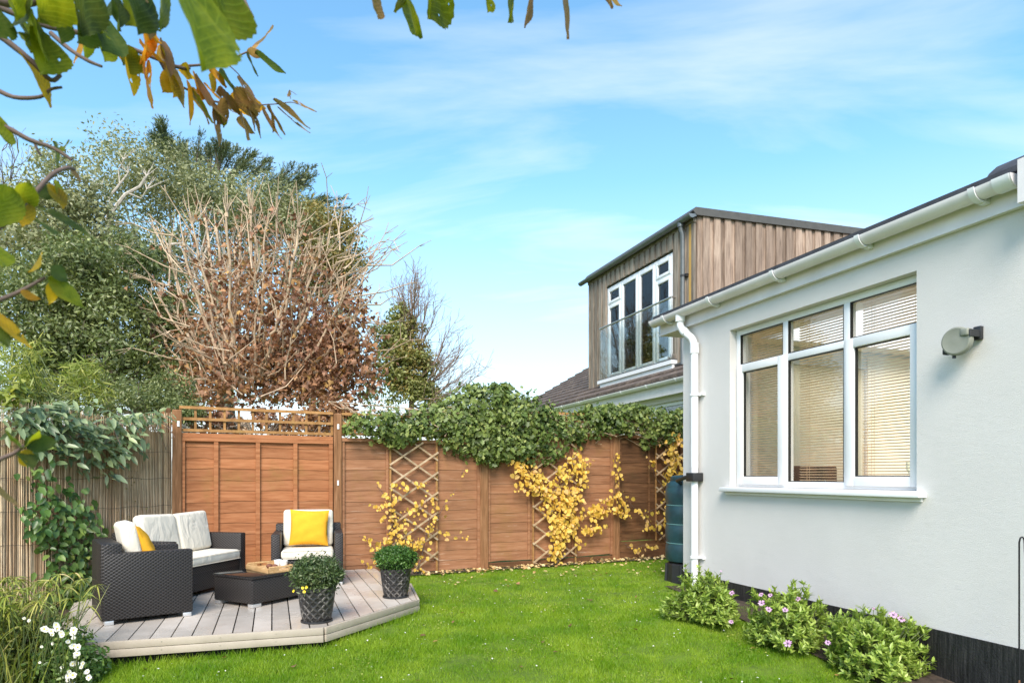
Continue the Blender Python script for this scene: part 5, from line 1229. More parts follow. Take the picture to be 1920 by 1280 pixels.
# ------------------------------------------------------------------ trees beyond the fence
def limb(mb, rng, p, d, L, r, depth, spread=.6, n=5, kids=(2, 4), shrink=.62, up=.1, wob=.18, tips=None, rmin=.004):
    p = np.array(p, float); d = unit(np.array(d, float)); pts = [p.copy()]; rad = [r]
    for i in range(n):
        d = unit(d + rng.normal(size=3) * wob + np.array([0, 0, up])); p = p + d * L / n; pts.append(p.copy()); rad.append(max(rmin, r * (1 - .55 * (i + 1) / n)))
    mb.tube([tuple(q) for q in pts], rad, 6 if r > .03 else 4)
    if tips is not None and depth <= 1: tips.append(p.copy())
    if depth > 0:
        for k in range(rng.integers(kids[0], kids[1] + 1)):
            j = rng.integers(max(1, n // 2), n + 1); dd = unit(d + rng.normal(size=3) * spread); limb(mb, rng, pts[j], dd, L * shrink * rng.uniform(.7, 1.2), max(rmin, rad[j] * .65), depth - 1, spread, n, kids, shrink, up, wob, tips, rmin)
def ell(u, v, ru, rv, Y, ry, w):
    c = at(u, v, Y); return (c.x, c.y, c.z, ru * Y / F, ry, rv * Y / F, w)
def leafy_tree(name, label, Y, base_u, env, nclump, rclump, per, leaf, mat, bark, seed, trunk_r=.1, trunks=3, shape='dia', grp=None, droop=.3, fill=0, up=.5):
    o = Vector(((base_u - CX) / F * Y, Y, 0)); h = thing(name, label, 'tree', o, 0, grp); rng = np.random.default_rng(seed)
    env = [(e[0] - o.x, e[1] - o.y, e[2] - o.z, *e[3:]) for e in env]; cl = clumps(rng, env, nclump, rclump, per)
    leaf_cloud('crown', cl, leaf[0], leaf[1], mat, h, shape, seed, .15, droop, .9, up)
    st = MB()
    for t in range(trunks):
        b = (rng.normal() * .15, rng.normal() * .15, -.1); ends = [cl[i] for i in rng.choice(len(cl), 8, replace=False)]
        e = env[rng.integers(0, len(env))]; mid = np.array([e[0] * .6 + rng.normal() * .3, e[1] * .6, e[2] * .55]); st.tube([b, tuple(mid * .5 + np.array(b) * .5 + rng.normal(size=3) * .08), tuple(mid)], [trunk_r, trunk_r * .85, trunk_r * .7], 8)
        for c in ends:
            q = mid + (np.array(c[:3]) - mid) * .82; m1 = (mid + q) / 2 + rng.normal(size=3) * .25; st.tube([tuple(mid), tuple(m1), tuple((m1 + q) / 2 + rng.normal(size=3) * .1), tuple(q)], [trunk_r * .5, trunk_r * .32, trunk_r * .2, .012], 6)
            for _ in range(3): q2 = q + rng.normal(size=3) * rclump * 1.2; st.tube([tuple((m1 + q) / 2), tuple(q2)], [trunk_r * .15, .006], 4)
    st.build('trunk', bark, h); return h

TG = 'trees beyond the fence'
leafy_tree('beech_hedge', 'brown leaved hedge showing through the trellis behind the orange panel', 9.6, 470, [ell(380, 790, 60, 32, 9.9, .3, 1), ell(470, 795, 70, 28, 9.9, .3, 1), ell(560, 790, 60, 30, 9.9, .3, 1), ell(620, 780, 40, 34, 9.9, .3, .7)], 46, .13, 36, (.075, .055), M['brownleaf'], M['bark'], 98, .025, 4, 'maple')
# tall grey-green tree with pale limbs
t = leafy_tree('evergreen_tree', 'tall grey green tree with pale bare limbs showing in its crown', 15.5, 300, [ell(270, 345, 95, 85, 15.5, 1.3, 1.0), ell(240, 300, 55, 42, 15.5, .9, .5), ell(350, 350, 95, 70, 15.8, 1.3, .9), ell(440, 380, 90, 62, 16.0, 1.2, .9), ell(520, 400, 85, 60, 16.2, 1.2, .7), ell(390, 440, 130, 80, 16.2, 1.2, .9), ell(270, 440, 120, 70, 15.8, 1.2, .8), ell(560, 460, 70, 70, 16.2, 1.0, .5), ell(430, 560, 150, 90, 16.4, 1.2, .8), ell(570, 590, 100, 90, 16.4, 1.2, .6), ell(400, 680, 150, 70, 16, 1.2, .6), ell(570, 700, 120, 60, 16.4, 1.2, .45)],
    300, .38, 112, (.085, .04), M['greyleaf'], M['palebark'], 81, .13, 3, grp=TG)
def pale_limbs():
    o = Vector(t.location); rng = np.random.default_rng(5)
    for pl, r in (([(207, 420), (212, 395), (235, 365), (262, 350), (275, 330)], .055), ([(212, 395), (205, 370), (225, 345), (240, 325)], .04), ([(200, 420), (200, 380), (190, 350)], .02), ([(205, 440), (207, 418)], .06), ([(240, 362), (265, 372), (275, 355)], .02), ([(225, 347), (222, 320), (232, 300)], .018)):
        st = MB(); st.tube([tuple(at(u, v, 14.5) - o) for u, v in pl], [r * (1 - .6 * i / (len(pl) - 1)) for i in range(len(pl))], 6)
        u, v = pl[-1]
        for _ in range(6): st.tube([tuple(at(u, v, 14.5) - o), tuple(at(u + rng.normal() * 18, v - 10 - 15 * rng.random(), 14.6) - o)], [.012, .005], 4)
        st.build('limb', M['palebark'], t)
    for pl, r in (([(300, 700), (318, 640), (325, 600), (340, 575)], .10), ([(325, 690), (345, 640), (375, 610), (395, 585)], .08), ([(345, 640), (330, 610)], .05), ([(250, 485), (300, 460), (345, 456)], .04)):
        st = MB(); st.tube([tuple(at(u, v, 13.2) - o) for u, v in pl], [r * (1 - .35 * i / (len(pl) - 1)) for i in range(len(pl))], 8); st.build('limb', M['palebark'], t)
pale_limbs()
leafy_tree('evergreen_tree', 'dense dark glossy evergreen tree just behind the reed screen', 11.5, 200, [ell(190, 600, 130, 80, 11.5, 1.1, 1.2), ell(120, 540, 110, 70, 11.5, 1.0, 1.0), ell(230, 510, 100, 70, 11.8, 1.0, .8), ell(200, 690, 150, 70, 11.2, 1.0, 1.2), ell(90, 640, 100, 80, 11.2, .9, .9), ell(300, 680, 60, 80, 11.5, .8, .6), ell(60, 700, 70, 60, 11, .7, .5), ell(310, 600, 40, 50, 11.5, .6, .3)],
    290, .29, 120, (.082, .036), M['darkleaf'], M['bark'], 82, .1, 3, grp=TG)
leafy_tree('evergreen_tree', 'pale grey green small leaved tree behind the lower hanging branch', 13.0, 60, [ell(120, 350, 60, 55, 13, .8, .7), ell(90, 420, 100, 70, 13, 1.0, 1.0), ell(160, 430, 75, 60, 13.2, .9, .7), ell(30, 480, 70, 70, 13, .9, .6), ell(20, 400, 40, 50, 13, .7, .3), ell(210, 470, 60, 60, 13.2, .9, .5), ell(100, 500, 90, 60, 12.8, .8, .7)],
    190, .33, 115, (.082, .038), M['greyleaf'], M['bark'], 83, .08, 2, grp=TG)
leafy_tree('shrub', 'small dark shrub between the reed screen and the trellis top', 9.4, 320, [ell(320, 735, 45, 35, 9.4, .4, 1), ell(280, 750, 50, 25, 9.2, .4, 1), ell(345, 760, 25, 20, 9.2, .3, .5), ell(215, 745, 40, 30, 9.2, .4, .5)], 70, .16, 110, (.05, .02), M['darkleaf'], M['bark'], 88, .03, 2)
leafy_tree('bamboo', 'yellow green narrow leaved bamboo showing over the reed screen', 8.2, 60, [ell(30, 680, 40, 40, 8.2, .4, 1), ell(65, 720, 35, 45, 8.2, .4, 1), ell(160, 715, 24, 38, 8.0, .3, .7), ell(15, 730, 30, 30, 8, .3, .5)], 44, .15, 60, (.13, .014), M['limeleaf'], M['stem'], 84, .02, 5, droop=.6)
leafy_tree('golden_tree', 'olive and golden leaved tree showing behind the bare tan stems', 17.0, 590, [ell(610, 450, 48, 55, 17, .9, 1), ell(640, 490, 38, 50, 17, .8, .8), ell(590, 510, 60, 60, 17, .8, .7), ell(570, 430, 50, 50, 17.2, .9, .6)], 110, .32, 120, (.09, .045), M['goldleaf'], M['bark'], 85, .1, 2, grp=TG)

def build_conifer():
    Y = 18.5; o = Vector(((440 - CX) / F * Y, Y, 0)); h = thing('conifer', 'dark feathery conifer with drooping sprays rising behind the grey green tree', 'tree', o, 0, TG); rng = np.random.default_rng(86); st = MB(); P, D, L = [], [], []
    top = at(330, 250, Y) - o
    st.tube([(0, 0, 0), (-.4, 0, 5), (-.9, 0, 8.2)], [.3, .22, .08], 8)
    tips = [(300, 245, 330, 300), (310, 255, 340, 320), (345, 285, 360, 330), (395, 285, 390, 330), (420, 280, 400, 320), (440, 285, 410, 330), (470, 295, 430, 340), (500, 305, 450, 350), (525, 330, 470, 370), (560, 318, 500, 370), (572, 325, 520, 385), (575, 345, 520, 390), (600, 372, 530, 400), (605, 380, 540, 410), (590, 395, 530, 420), (460, 310, 420, 350), (370, 300, 375, 340), (410, 300, 395, 340), (540, 350, 490, 390), (330, 275, 345, 320), (555, 400, 500, 420), (580, 430, 520, 440), (290, 262, 320, 300)]
    for (u, v, u0, v0) in tips:
        for rep in range(3):
            dy = rng.normal() * .4; a = np.array(at(u0 + rng.normal() * 6, v0 + rng.normal() * 6, Y + dy * .3) - o); b = np.array(at(u + rng.normal() * (8 * rep), v + rng.normal() * (8 * rep), Y + dy) - o); n = 9
            mid = (a + b) / 2 + np.array([0, 0, .12]); pts = [a * (1 - s) ** 2 + 2 * mid * s * (1 - s) + b * s * s for s in np.linspace(0, 1, n)]; st.tube([tuple(p) for p in pts], np.linspace(.03, .006, n).tolist(), 4)
            ax = unit(b - a)
            for i in range(2, n):
                for q in range(4):
                    d = unit(ax + rng.normal(size=3) * .33 - np.array([0, 0, .05])); l = .42 * (1.1 - i / n) + .12; P0 = pts[i]
                    for m in np.linspace(.05, 1, 9):
                        for s in range(2): P.append(P0 + d * l * m); D.append(unit(d + rng.normal(size=3) * .4)); L.append(.09 * rng.uniform(.6, 1.2))
    P, D, L = np.array(P), np.array(D), np.array(L); leaves('foliage', P, D, rng.normal(size=P.shape), L, L * .2, M['conifer'], h, 'dia')
    E = []
    for (u, v, ru, rv) in ((430, 390, 80, 45), (500, 415, 55, 40), (380, 360, 40, 35), (470, 450, 100, 50)):
        E += clumps(rng, [(*(np.array(ell(u, v, ru, rv, Y, 1.0, 1)[:3]) - np.array(o)), *ell(u, v, ru, rv, Y, 1.0, 1)[3:])], 22, .32, 120)
    leaf_cloud('inner_foliage', E, .13, .03, M['conifer'], h, 'dia', 3, .2, .3, .9, .2); st.build('trunk', M['bark'], h)
build_conifer()

def build_pollard():
    Y = 11.0; o = Vector(((490 - CX) / F * Y, Y, 0)); h = thing('pollarded_tree', 'fan shaped pollarded tree with bare tan stems and dead brown leaves', 'tree', o); rng = np.random.default_rng(91); st = MB(); P = []
    sc = Y / F; c = at(490, 760, Y) - o
    st.tube([(-.15, 0, -.1), (-.18, 0, 1.0), (-.2, .0, 1.75)], [.17, .15, .15], 10)
    st.tube([(.1, 0.1, -.1), (.1, .1, 1.2), (.15, .1, 2.0)], [.10, .10, .09], 8); st.tube([(-.2, 0, 1.6), (-.3, 0, 2.1)], [.14, .10], 10)
    heads = [(300, 560), (318, 470), (345, 456), (360, 420), (385, 410), (405, 430), (425, 400), (450, 440), (470, 395), (480, 430), (500, 425), (520, 410), (545, 470), (553, 460), (585, 485), (600, 480), (625, 520), (640, 560), (665, 600), (675, 580), (690, 640), (695, 690), (310, 640), (330, 700), (335, 600), (370, 540), (430, 520), (480, 510), (530, 520), (580, 560), (620, 600), (640, 650), (600, 640), (400, 600), (350, 620), (450, 590), (520, 600), (560, 640), (500, 660), (420, 680), (380, 500), (330, 520), (560, 420), (440, 470), (655, 700), (610, 700), (350, 740), (570, 500)]
    def px(u, v, dy): return np.array(at(u, v, Y + dy) - o)
    for i, (u, v) in enumerate(heads):
        dy = rng.uniform(-.75, .75) * (1 if 340 < u < 650 else .5); b = px(470 + (u - 480) * .28 + rng.normal() * 10, 735 - rng.random() * 30, dy * .2); e = px(u, v, dy)
        L = np.linalg.norm(e - b); m1 = b + (e - b) * .35 + np.array([(e[0] - b[0]) * .18, 0, -.06 * L]); m2 = b + (e - b) * .7 + np.array([(e[0] - b[0]) * .10, 0, -.03 * L]); r = rng.uniform(.020, .036)
        pts = [b]
        for s in np.linspace(.12, 1, 8): pts.append((1 - s) ** 3 * b + 3 * (1 - s) ** 2 * s * m1 + 3 * (1 - s) * s * s * m2 + s ** 3 * e + rng.normal(size=3) * .018)
        st.tube([tuple(p) for p in pts], np.linspace(r, r * .55, len(pts)).tolist(), 6); st.tube([tuple(e - (e - pts[-2]) * .15), tuple(e + np.array([0, 0, .01]))], [r * .9, r * .8], 6)
        out = unit(e - np.array([c.x, 0, c.z - .6]))
        for k in range(rng.integers(4, 9)):     # whippy regrowth from each head
            d = unit(out * .55 + np.array([0, 0, .55]) + rng.normal(size=3) * .38); l = rng.uniform(.15, .55) * (1.25 if v < 480 else .8); q = e + d * l * .5 + rng.normal(size=3) * .02; z = q + unit(d + np.array([0, 0, .35])) * l * .5; st.tube([tuple(e), tuple(q), tuple(z)], [.0095, .007, .004], 4)
        for k in range(rng.integers(2, 5)):
            j = rng.integers(2, len(pts)); d = unit(rng.normal(size=3) * .6 + out * .5 + np.array([0, 0, .3])); l = rng.uniform(.25, .8); q = pts[j] + d * l * .5; z = q + unit(d + rng.normal(size=3) * .3 + np.array([0, 0, .3])) * l * .5; st.tube([tuple(pts[j]), tuple(q), tuple(z)], [.010, .008, .004], 4)
        w = 1.0 + 1.5 * max(0, (u - 480) / 200) + 1.5 * max(0, (v - 560) / 150)
        for k in range(int(40 * w)):
            j = rng.integers(1, len(pts)); P.append(pts[j] + rng.normal(size=3) * np.array([.17, .16, .15]) * (.8 + .3 * w / 2))
    for k in range(170):                      # crossing side stems inside the fan
        u, v = rng.uniform(310, 690), rng.uniform(440, 750); dy = rng.normal() * .4; a = px(u, v, dy); d = unit(np.array([(u - 490) / 160 + rng.normal() * .8, rng.normal() * .5, .5 + rng.normal() * .35])); l = rng.uniform(.4, 1.0); m_ = a + d * l * .5 + rng.normal(size=3) * .05; e = a + d * l + np.array([0, 0, .12]); st.tube([tuple(a), tuple(m_), tuple(e)], [.013, .010, .006], 4)
        for q in range(3): st.tube([tuple(e), tuple(e + unit(d + rng.normal(size=3) * .6) * rng.uniform(.08, .3))], [.006, .004], 4)
    for (u, v, ru, rv, n) in ((480, 560, 150, 110, 1300), (540, 640, 120, 70, 500), (430, 690, 110, 60, 450), (630, 650, 60, 70, 600), (600, 720, 80, 50, 500), (650, 640, 50, 60, 420), (620, 720, 70, 40, 420), (520, 740, 90, 25, 300), (660, 560, 40, 40, 150), (560, 680, 70, 50, 260), (400, 740, 60, 30, 160), (690, 700, 22, 50, 130)):
        for k in range(n): P.append(px(u + rng.normal() * ru * .5, v + rng.normal() * rv * .5, rng.normal() * .35))
    st.build('trunk', M['tanbark'], h); P = np.array(P); n = len(P); L = .10 * rng.uniform(.35, 1.15, n)
    leaves('dead_foliage', P, np.stack([rng.normal(size=n) * .7, rng.normal(size=n) * .7, -.6 + rng.normal(size=n) * .6], -1), rng.normal(size=(n, 3)), L, L * .8, M['brownleaf'], h, 'maple')
build_pollard()

def build_bare_trees():
    rng = np.random.default_rng(95); Y = 19.0; o = Vector(((775 - CX) / F * Y, Y, 0)); h = thing('bare_tree', 'small leafless tree with fine twigs against the pale sky above the fence', 'tree', o); st = MB(); px = lambda u, v, dy=0: np.array(at(u, v, Y + dy) - o)
    for (u0, v0, u, v, r) in ((770, 780, 775, 512, .09), (768, 700, 730, 540, .05), (772, 690, 805, 555, .045), (775, 720, 850, 600, .045), (778, 730, 862, 640, .04), (778, 745, 880, 690, .04), (778, 750, 905, 695, .035), (775, 760, 850, 730, .035), (770, 650, 745, 560, .035), (772, 640, 790, 530, .035), (772, 680, 815, 575, .035), (765, 720, 715, 600, .03), (772, 740, 860, 665, .03), (775, 770, 830, 755, .03), (768, 620, 757, 540, .03), (773, 600, 782, 520, .03), (776, 735, 840, 660, .03)):
        for rep in range(2):
            a, b = px(u0, v0), px(u + rng.normal() * 7, v + rng.normal() * 7, rng.normal() * .8); n = 9; pts = [a + (b - a) * s + np.array([0, 0, -.5 * abs(u - u0) / 130 * s * (1 - s) * 2]) + rng.normal(size=3) * .035 for s in np.linspace(0, 1, n)]
            st.tube([tuple(p) for p in pts], np.linspace(r * (1 - .55 * rep), .005, n).tolist(), 5); ax = unit(b - a)
            for i in range(2, n):
                for k in range(2): limb(st, rng, pts[i], ax + rng.normal(size=3) * .5, .65 * (1.2 - i / n) + .2, .0075, 1, .5, 4, (1, 2), .6, .12, .16, None, .0035)
    st.build('trunk', M['palewig'], h)
    g = thing('ivy_clump', 'olive green ivy clothing the lower trunk of the leafless tree', 'climbing plant', o); E = clumps(rng, [(*px(765, 665), 45 * Y / F, .6, 75 * Y / F, 1), (*px(735, 620), 32 * Y / F, .5, 45 * Y / F, .6), (*px(780, 700), 28 * Y / F, .5, 50 * Y / F, .7), (*px(725, 690), 26 * Y / F, .5, 60 * Y / F, .45), (*px(755, 600), 20 * Y / F, .4, 30 * Y / F, .3), (*px(715, 735), 40 * Y / F, .5, 30 * Y / F, .3), (*px(800, 745), 22 * Y / F, .4, 25 * Y / F, .2)], 190, .21, 55)
    leaf_cloud('foliage', E, .10, .055, M['olive'], g, 'dia', 4, .2); 
    E2 = clumps(rng, [(*px(765, 670), 40 * Y / F, .6, 70 * Y / F, 1)], 34, .22, 60); leaf_cloud('inner_foliage', E2, .10, .055, M['goldleaf'], g, 'dia', 6, .2)
    Y = 17.0; o = Vector(((-20 - CX) / F * Y, Y, 0)); h = thing('bare_tree', 'leafless twiggy tree beside the pale grey green small leaved tree', 'tree', o); st = MB(); px2 = lambda u, v, dy=0: np.array(at(u, v, Y + dy) - o)
    st.tube([(0, 0, 0), tuple(px2(-10, 600)), tuple(px2(0, 450))], [.15, .12, .06], 8)
    for (u, v) in ((5, 280), (30, 285), (45, 320), (60, 350), (20, 310), (50, 400), (-20, 300), (65, 420)):
        a, b = px2(-5, 470), px2(u, v, rng.normal() * .5); pts = [a + (b - a) * s + rng.normal(size=3) * .04 for s in np.linspace(0, 1, 7)]; st.tube([tuple(p) for p in pts], np.linspace(.035, .006, 7).tolist(), 4)
        for i in range(2, 7):
            for k in range(2): limb(st, rng, pts[i], unit(b - a) + rng.normal(size=3) * .6, .6, .010, 1, .5, 4, (1, 3), .6, .05, .2, None, .004)
    st.build('trunk', M['twig'], h)
build_bare_trees()

# ------------------------------------------------------------------ tree whose branches hang into the foreground
def near_leaf(mb, b, t, w, curl, roll, mat, rng, nx=9):
    """ovate serrated leaf from base b to tip t, bowed and folded along its rib"""
    b, t = Vector(b), Vector(t); d = t - b; L = d.length; d.normalize(); view = ((b + t) / 2 - cam.location).normalized()
    s = d.cross(view).normalized(); n = s.cross(d); q = Matrix.Rotation(roll, 3, d); s = q @ s; n = q @ n
    sgn = 1; fold = rng.uniform(.08, .3); wave = rng.uniform(0, 6); o = len(mb.v); vs = []; uvs = []
    xs = np.linspace(0, 1, nx * 2 + 1)
    for i, x in enumerate(xs):
        prof = max(0.0, math.sin(math.pi * x ** .74)) ** .90
        if x > .84: prof *= 1 - .5 * (x - .84) / .16
        ser = 1 + (.045 if i % 2 else -.02)
        c = b + d * (L * x) + n * (curl * L * (x * x - x) * 1.0) + s * (.03 * L * math.sin(3 * x + wave))
        for k in (-1, -.55, 0, .55, 1):
            a = abs(k); h = w * .5 * prof * (ser if a == 1 else 1)
            vs.append(c + s * (h * k * math.cos(fold)) + n * (h * a * math.sin(fold) + .03 * w * math.sin(9 * x + 3 * k + wave))); uvs.append((x * 3, a * 1.0 - x))
    fs = []
    for i in range(len(xs) - 1):
        for k in range(4): fs.append((i * 5 + k, i * 5 + k + 1, (i + 1) * 5 + k + 1, (i + 1) * 5 + k))
    mb.cur = mat; f0 = len(mb.f); mb.add(vs, fs)
    for j, f in enumerate(fs): mb.uv[f0 + j] = [uvs[i] for i in f]
    mb.cur = 0
def build_near_tree():
    h = thing('overhanging_tree', 'fruit tree with insect holed green, yellow and bronze leaves on bare overhanging twigs', 'tree', (-2.15, 1.0, -.26)); o = Vector(h.location)
    mats = [M['ng'], M['nd'], M['ny'], M['no'], M['nb']]; K = {'g': 0, 'd': 1, 'y': 2, 'o': 3, 'b': 4}
    st = MB(); st.tube([(0, 0, -.1), (.03, .02, .8), (.08, .03, 1.6), (.12, .05, 2.3)], [.085, .075, .065, .05], 12)
    st.tube([(.10, .04, 1.9), (.5, .1, 2.35), (1.1, .22, 2.62), (1.9, .35, 2.74), (2.5, .4, 2.72)], [.045, .03, .02, .012, .007], 8)
    st.build('trunk', M['bark'], h, smooth=60)
    def branch(name, twigs, lv, seed):
        rng = random.Random(seed); br = None
        for pl, Y0, Y1, r in twigs:
            n = len(pl); pts = []
            for i, (u, v) in enumerate(pl): pts.append(at(u, v, Y0 + (Y1 - Y0) * i / max(1, n - 1)) - o)
            sm = []
            for i in range(n - 1):
                p0, p1, p2, p3 = pts[max(i - 1, 0)], pts[i], pts[i + 1], pts[min(i + 2, n - 1)]
                for s in (0, .25, .5, .75): sm.append(.5 * ((2 * p1) + (-p0 + p2) * s + (2 * p0 - 5 * p1 + 4 * p2 - p3) * s * s + (-p0 + 3 * p1 - 3 * p2 + p3) * s ** 3))
            sm.append(pts[-1]); b = MB(); b.tube(sm, [r * (1 - .5 * i / len(sm)) * (1 + .15 * rng.random()) for i in range(len(sm))], 7)
            q = b.build('branch' if br is None else 'twig', M['twig'], h if br is None else br, smooth=60); br = br or q
        f = MB()
        more = []
        for q in lv:
            if name == 'upper' and q[5] > 1.35 and rng.random() < .4 and q[4] > 15 and q[0] < 460:
                g = lambda a: rng.gauss(0, a)
                more.append((q[0] + g(8), q[1] + g(6), q[2] + g(12), q[3] + g(10), q[4] * rng.uniform(.7, 1.1), q[5] + .05, rng.choice(q[6] + ('yoyog' if q[0] < 400 else 'bo'))))
        for (u0, v0, u1, v1, w, Y, c, *ex) in lv + more:
            roll = ex[0] * .6 if ex else rng.uniform(-.35, .35); dy = ex[1] if len(ex) > 1 else rng.uniform(-.04, .04)
            near_leaf(f, at(u0, v0, Y) - o, at(u1, v1, Y + dy) - o, w * (1.8 if name == 'top' else 1.4 if w > 30 else 1.35) * Y / F, rng.uniform(-.25, .35), roll, K[c], rng)
        # petioles
        f.build('foliage', mats, br, smooth=70)
    # leaf rows: base u v, tip u v, width px, distance, colour, roll
    branch('upper', [([(-160, -60), (60, 40), (150, 62), (230, 85), (330, 125), (355, 128)], 1.35, 1.6, .006), ([(330, 125), (410, 118), (465, 97)], 1.6, 1.65, .003), ([(423, 117), (445, 137), (455, 150)], 1.62, 1.65, .0015), ([(465, 97), (470, 88)], 1.65, 1.65, .001), ([(300, 115), (320, 150), (345, 165), (400, 190), (455, 195), (490, 197)], 1.55, 1.7, .003), ([(490, 197), (520, 195), (545, 192), (560, 196)], 1.7, 1.7, .0014), ([(545, 185), (542, 170), (556, 178)], 1.7, 1.7, .001), ([(95, 62), (130, 92), (165, 114), (191, 125)], 1.3, 1.3, .0045), ([(440, -40), (460, 5), (475, 33)], 1.2, 1.2, .0035), ([(-40, 40), (10, 75), (60, 115), (95, 150), (113, 141)], 1.15, 1.2, .006), ([(-20, 160), (25, 182), (75, 182), (95, 168), (116, 164)], 1.2, 1.2, .004), ([(-60, -20), (40, 8), (110, -20)], 1.2, 1.2, .01)],
      [(330, -60, 385, 138, 175, .85, 'g', .1), (430, -40, 395, 60, 110, .95, 'g', .3), (300, -30, 300, 60, 60, 1.1, 'd'), (250, -40, 262, 68, 80, 1.1, 'd', .2), (180, -40, 150, 66, 90, 1.15, 'd', -.2), (140, -20, 190, 62, 85, 1.2, 'g', .3), (120, -30, 70, 40, 90, 1.1, 'g', -.3), (60, -30, 12, 60, 80, 1.1, 'd'), (20, 0, 80, 110, 85, 1.15, 'g', .2), (60, 20, 90, 118, 70, 1.12, 'g', -.25), (110, 20, 118, 85, 40, 1.2, 'd', .6), (40, 95, 95, 202, 48, 1.18, 'y', .2, .02), (95, 70, 75, 140, 60, 1.16, 'g'), (205, -20, 225, 60, 90, 1.12, 'd', .15), (10, -40, 30, 40, 70, 1.05, 'g'), (215, -30, 190, 40, 60, 1.22, 'd', .1), (95, -30, 130, 30, 60, 1.2, 'd', .2), (265, -30, 235, 50, 60, 1.2, 'g', .3), (35, 60, 60, 100, 60, 1.1, 'g', .1), (0, 20, -5, 70, 50, 1.1, 'd', .1),
       (245, -10, 300, 45, 55, 1.15, 'b', .2), (268, 10, 282, 75, 40, 1.15, 'b', .8),
       (160, 55, 160, 112, 38, 1.4, 'g', .1), (195, 55, 197, 116, 42, 1.4, 'g', .3), (225, 70, 232, 122, 45, 1.45, 'g', -.2), (243, 95, 250, 178, 44, 1.46, 'y', .1), (278, 112, 287, 205, 50, 1.5, 'o', .15), (268, 100, 275, 150, 34, 1.5, 'o', -.5), (310, 130, 325, 182, 42, 1.52, 'y', .2), (255, 40, 300, 78, 44, 1.45, 'o', .2), (285, 45, 275, 95, 44, 1.46, 'o', -.2), (262, 80, 308, 118, 34, 1.48, 'o', .5), (290, 60, 262, 120, 40, 1.47, 'o', .3), (300, 85, 320, 135, 34, 1.5, 'y', .2), (255, 95, 240, 140, 36, 1.46, 'g', .3), (322, 135, 305, 175, 32, 1.53, 'y', -.2), (365, 140, 380, 190, 34, 1.6, 'o', .2), (425, 190, 408, 232, 34, 1.63, 'b', .2), (462, 200, 478, 246, 30, 1.66, 'b', .3), (505, 200, 512, 250, 28, 1.7, 'b', .2), (205, 40, 190, 95, 60, 1.3, 'd', .2), (170, 30, 145, 80, 55, 1.25, 'd', -.3), (300, 70, 320, 150, 26, 1.5, 'b', .9), (330, 128, 345, 202, 24, 1.56, 'b', .8), (350, 150, 357, 235, 28, 1.58, 'o', .8), (335, 128, 360, 148, 34, 1.58, 'y'), (372, 160, 395, 200, 22, 1.6, 'o', .6), (360, 175, 400, 232, 52, 1.62, 'g', .2), (400, 190, 412, 275, 44, 1.62, 'b', .5), (395, 190, 420, 240, 40, 1.63, 'g', .6), (370, 140, 425, 225, 26, 1.6, 'b', .9), (392, 130, 425, 165, 48, 1.6, 'o', .3), (408, 138, 443, 166, 26, 1.6, 'd', .7), (405, 170, 455, 218, 52, 1.64, 'b', .2), (440, 195, 490, 200, 50, 1.66, 'b', .4), (455, 150, 470, 190, 34, 1.66, 'b', .7), (450, 215, 465, 264, 38, 1.66, 'b', .2), (470, 205, 489, 260, 18, 1.68, 'b', .9), (415, 95, 428, 118, 26, 1.6, 'o', .3),
       (469, 90, 512, 48, 36, 1.65, 'b', .25), (462, 98, 484, 144, 26, 1.65, 'd', .5), (478, 100, 536, 138, 26, 1.65, 'd', .4), (462, 98, 500, 108, 22, 1.65, 'b', .4), (492, 200, 530, 262, 17, 1.7, 'b', .9), (500, 198, 535, 254, 32, 1.7, 'b', .4), (520, 200, 582, 250, 20, 1.7, 'b', .6), (512, 186, 582, 242, 28, 1.7, 'b', .5), (548, 188, 594, 210, 17, 1.7, 'b', .6), (540, 182, 543, 168, 8, 1.7, 'b', .6)], 3)
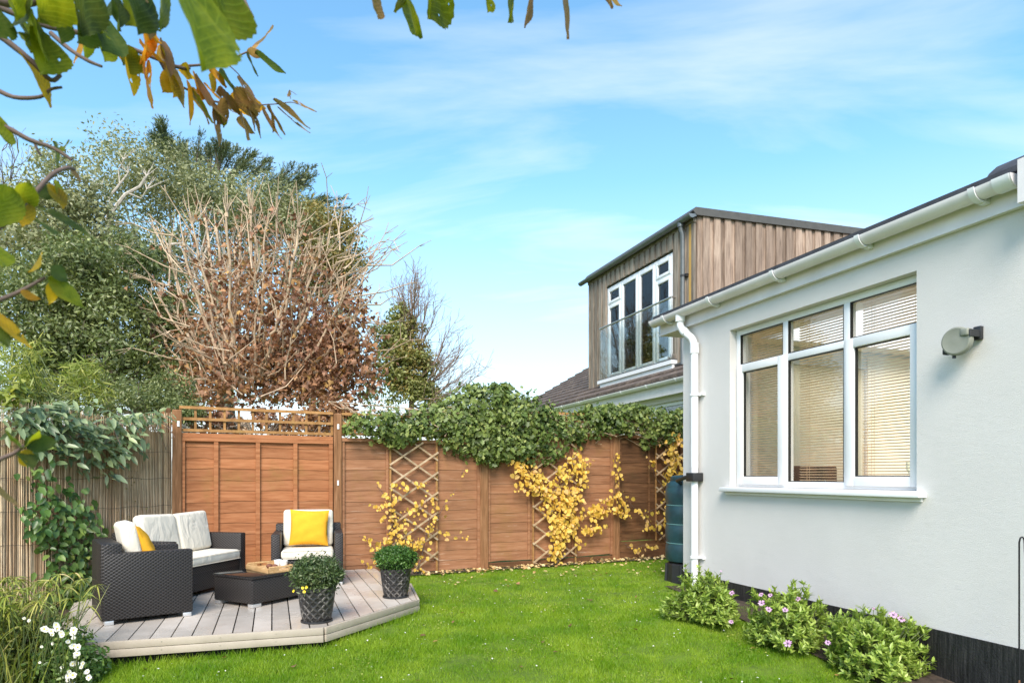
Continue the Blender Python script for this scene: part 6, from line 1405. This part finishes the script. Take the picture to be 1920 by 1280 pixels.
    branch('top', [([(560, -90), (760, -50), (950, -40), (1070, -30), (1180, -20)], 1.4, 1.6, .006), ([(960, -40), (985, -12)], 1.5, 1.5, .002), ([(1060, -32), (1058, -12)], 1.5, 1.5, .002)],
      [(735, -40, 790, 72, 78, 1.4, 'g', .2), (830, -60, 805, 36, 80, 1.4, 'g', .3), (700, -30, 712, 38, 40, 1.4, 'b', .5), (765, -50, 740, 24, 50, 1.4, 'g', .3), (945, -70, 955, 46, 72, 1.48, 'g', .2), (900, -30, 914, 22, 34, 1.46, 'g', .6), (1000, -30, 984, 54, 34, 1.48, 'b', .6), (1052, -50, 1065, 76, 48, 1.5, 'b', .3), (1110, -40, 1148, 14, 50, 1.55, 'b', .7), (1130, -30, 1166, 12, 26, 1.55, 'b', .7)], 4)
    branch('lower', [([(-200, 150), (-40, 225), (10, 238), (55, 262), (100, 278), (135, 300)], 1.2, 1.25, .0055), ([(62, 262), (72, 285), (78, 292)], 1.25, 1.25, .0025), ([(-150, 520), (0, 425), (45, 385), (95, 330), (125, 315), (140, 318)], .95, 1.1, .0045), ([(-100, 600), (0, 562), (40, 545), (85, 520)], 1.0, 1.05, .004), ([(-120, 980), (-20, 875), (25, 850), (45, 835)], .95, 1.0, .004)],
      [(-20, 205, 25, 275, 44, 1.2, 'g', .3), (100, 265, 108, 315, 30, 1.25, 'd', .4), (108, 285, 130, 262, 26, 1.25, 'g', .5), (132, 310, 150, 340, 20, 1.25, 'b', .3), (65, 350, 100, 372, 34, 1.05, 'd', .3), (95, 345, 118, 392, 36, 1.06, 'y', .3), (100, 340, 122, 385, 22, 1.06, 'g', .5), (70, 388, 172, 448, 28, 1.08, 'd', .6), (55, 405, 105, 442, 40, 1.06, 'd', .4), (20, 350, -15, 430, 55, .95, 'g', .3), (30, 360, 40, 425, 45, 1.0, 'y', .4), (60, 345, 20, 405, 40, 1.0, 'g', .3), (-30, 440, 5, 500, 60, .9, 'g', .3), (78, 472, 52, 512, 22, 1.02, 'y', .2), (38, 545, 78, 562, 14, 1.02, 'o', .3), (88, 520, 160, 577, 34, 1.04, 'g', .5), (95, 500, 128, 528, 26, 1.04, 'd', .6), (95, 530, 92, 572, 18, 1.05, 'y', .6), (-15, 575, 58, 652, 30, .95, 'y', .5), (-40, 590, 20, 655, 34, .92, 'd', .4), (-10, 590, 40, 640, 22, .95, 'y', .4), (40, 840, 10, 805, 34, .98, 'g', .5), (45, 838, 75, 805, 34, .98, 'g', .3), (45, 835, 110, 825, 28, .98, 'd', .5), (42, 845, 62, 880, 30, .98, 'd', .4), (35, 850, 70, 868, 24, .97, 'y', .7), (-10, 905, 42, 950, 26, .95, 'b', .4)], 6)
build_near_tree()
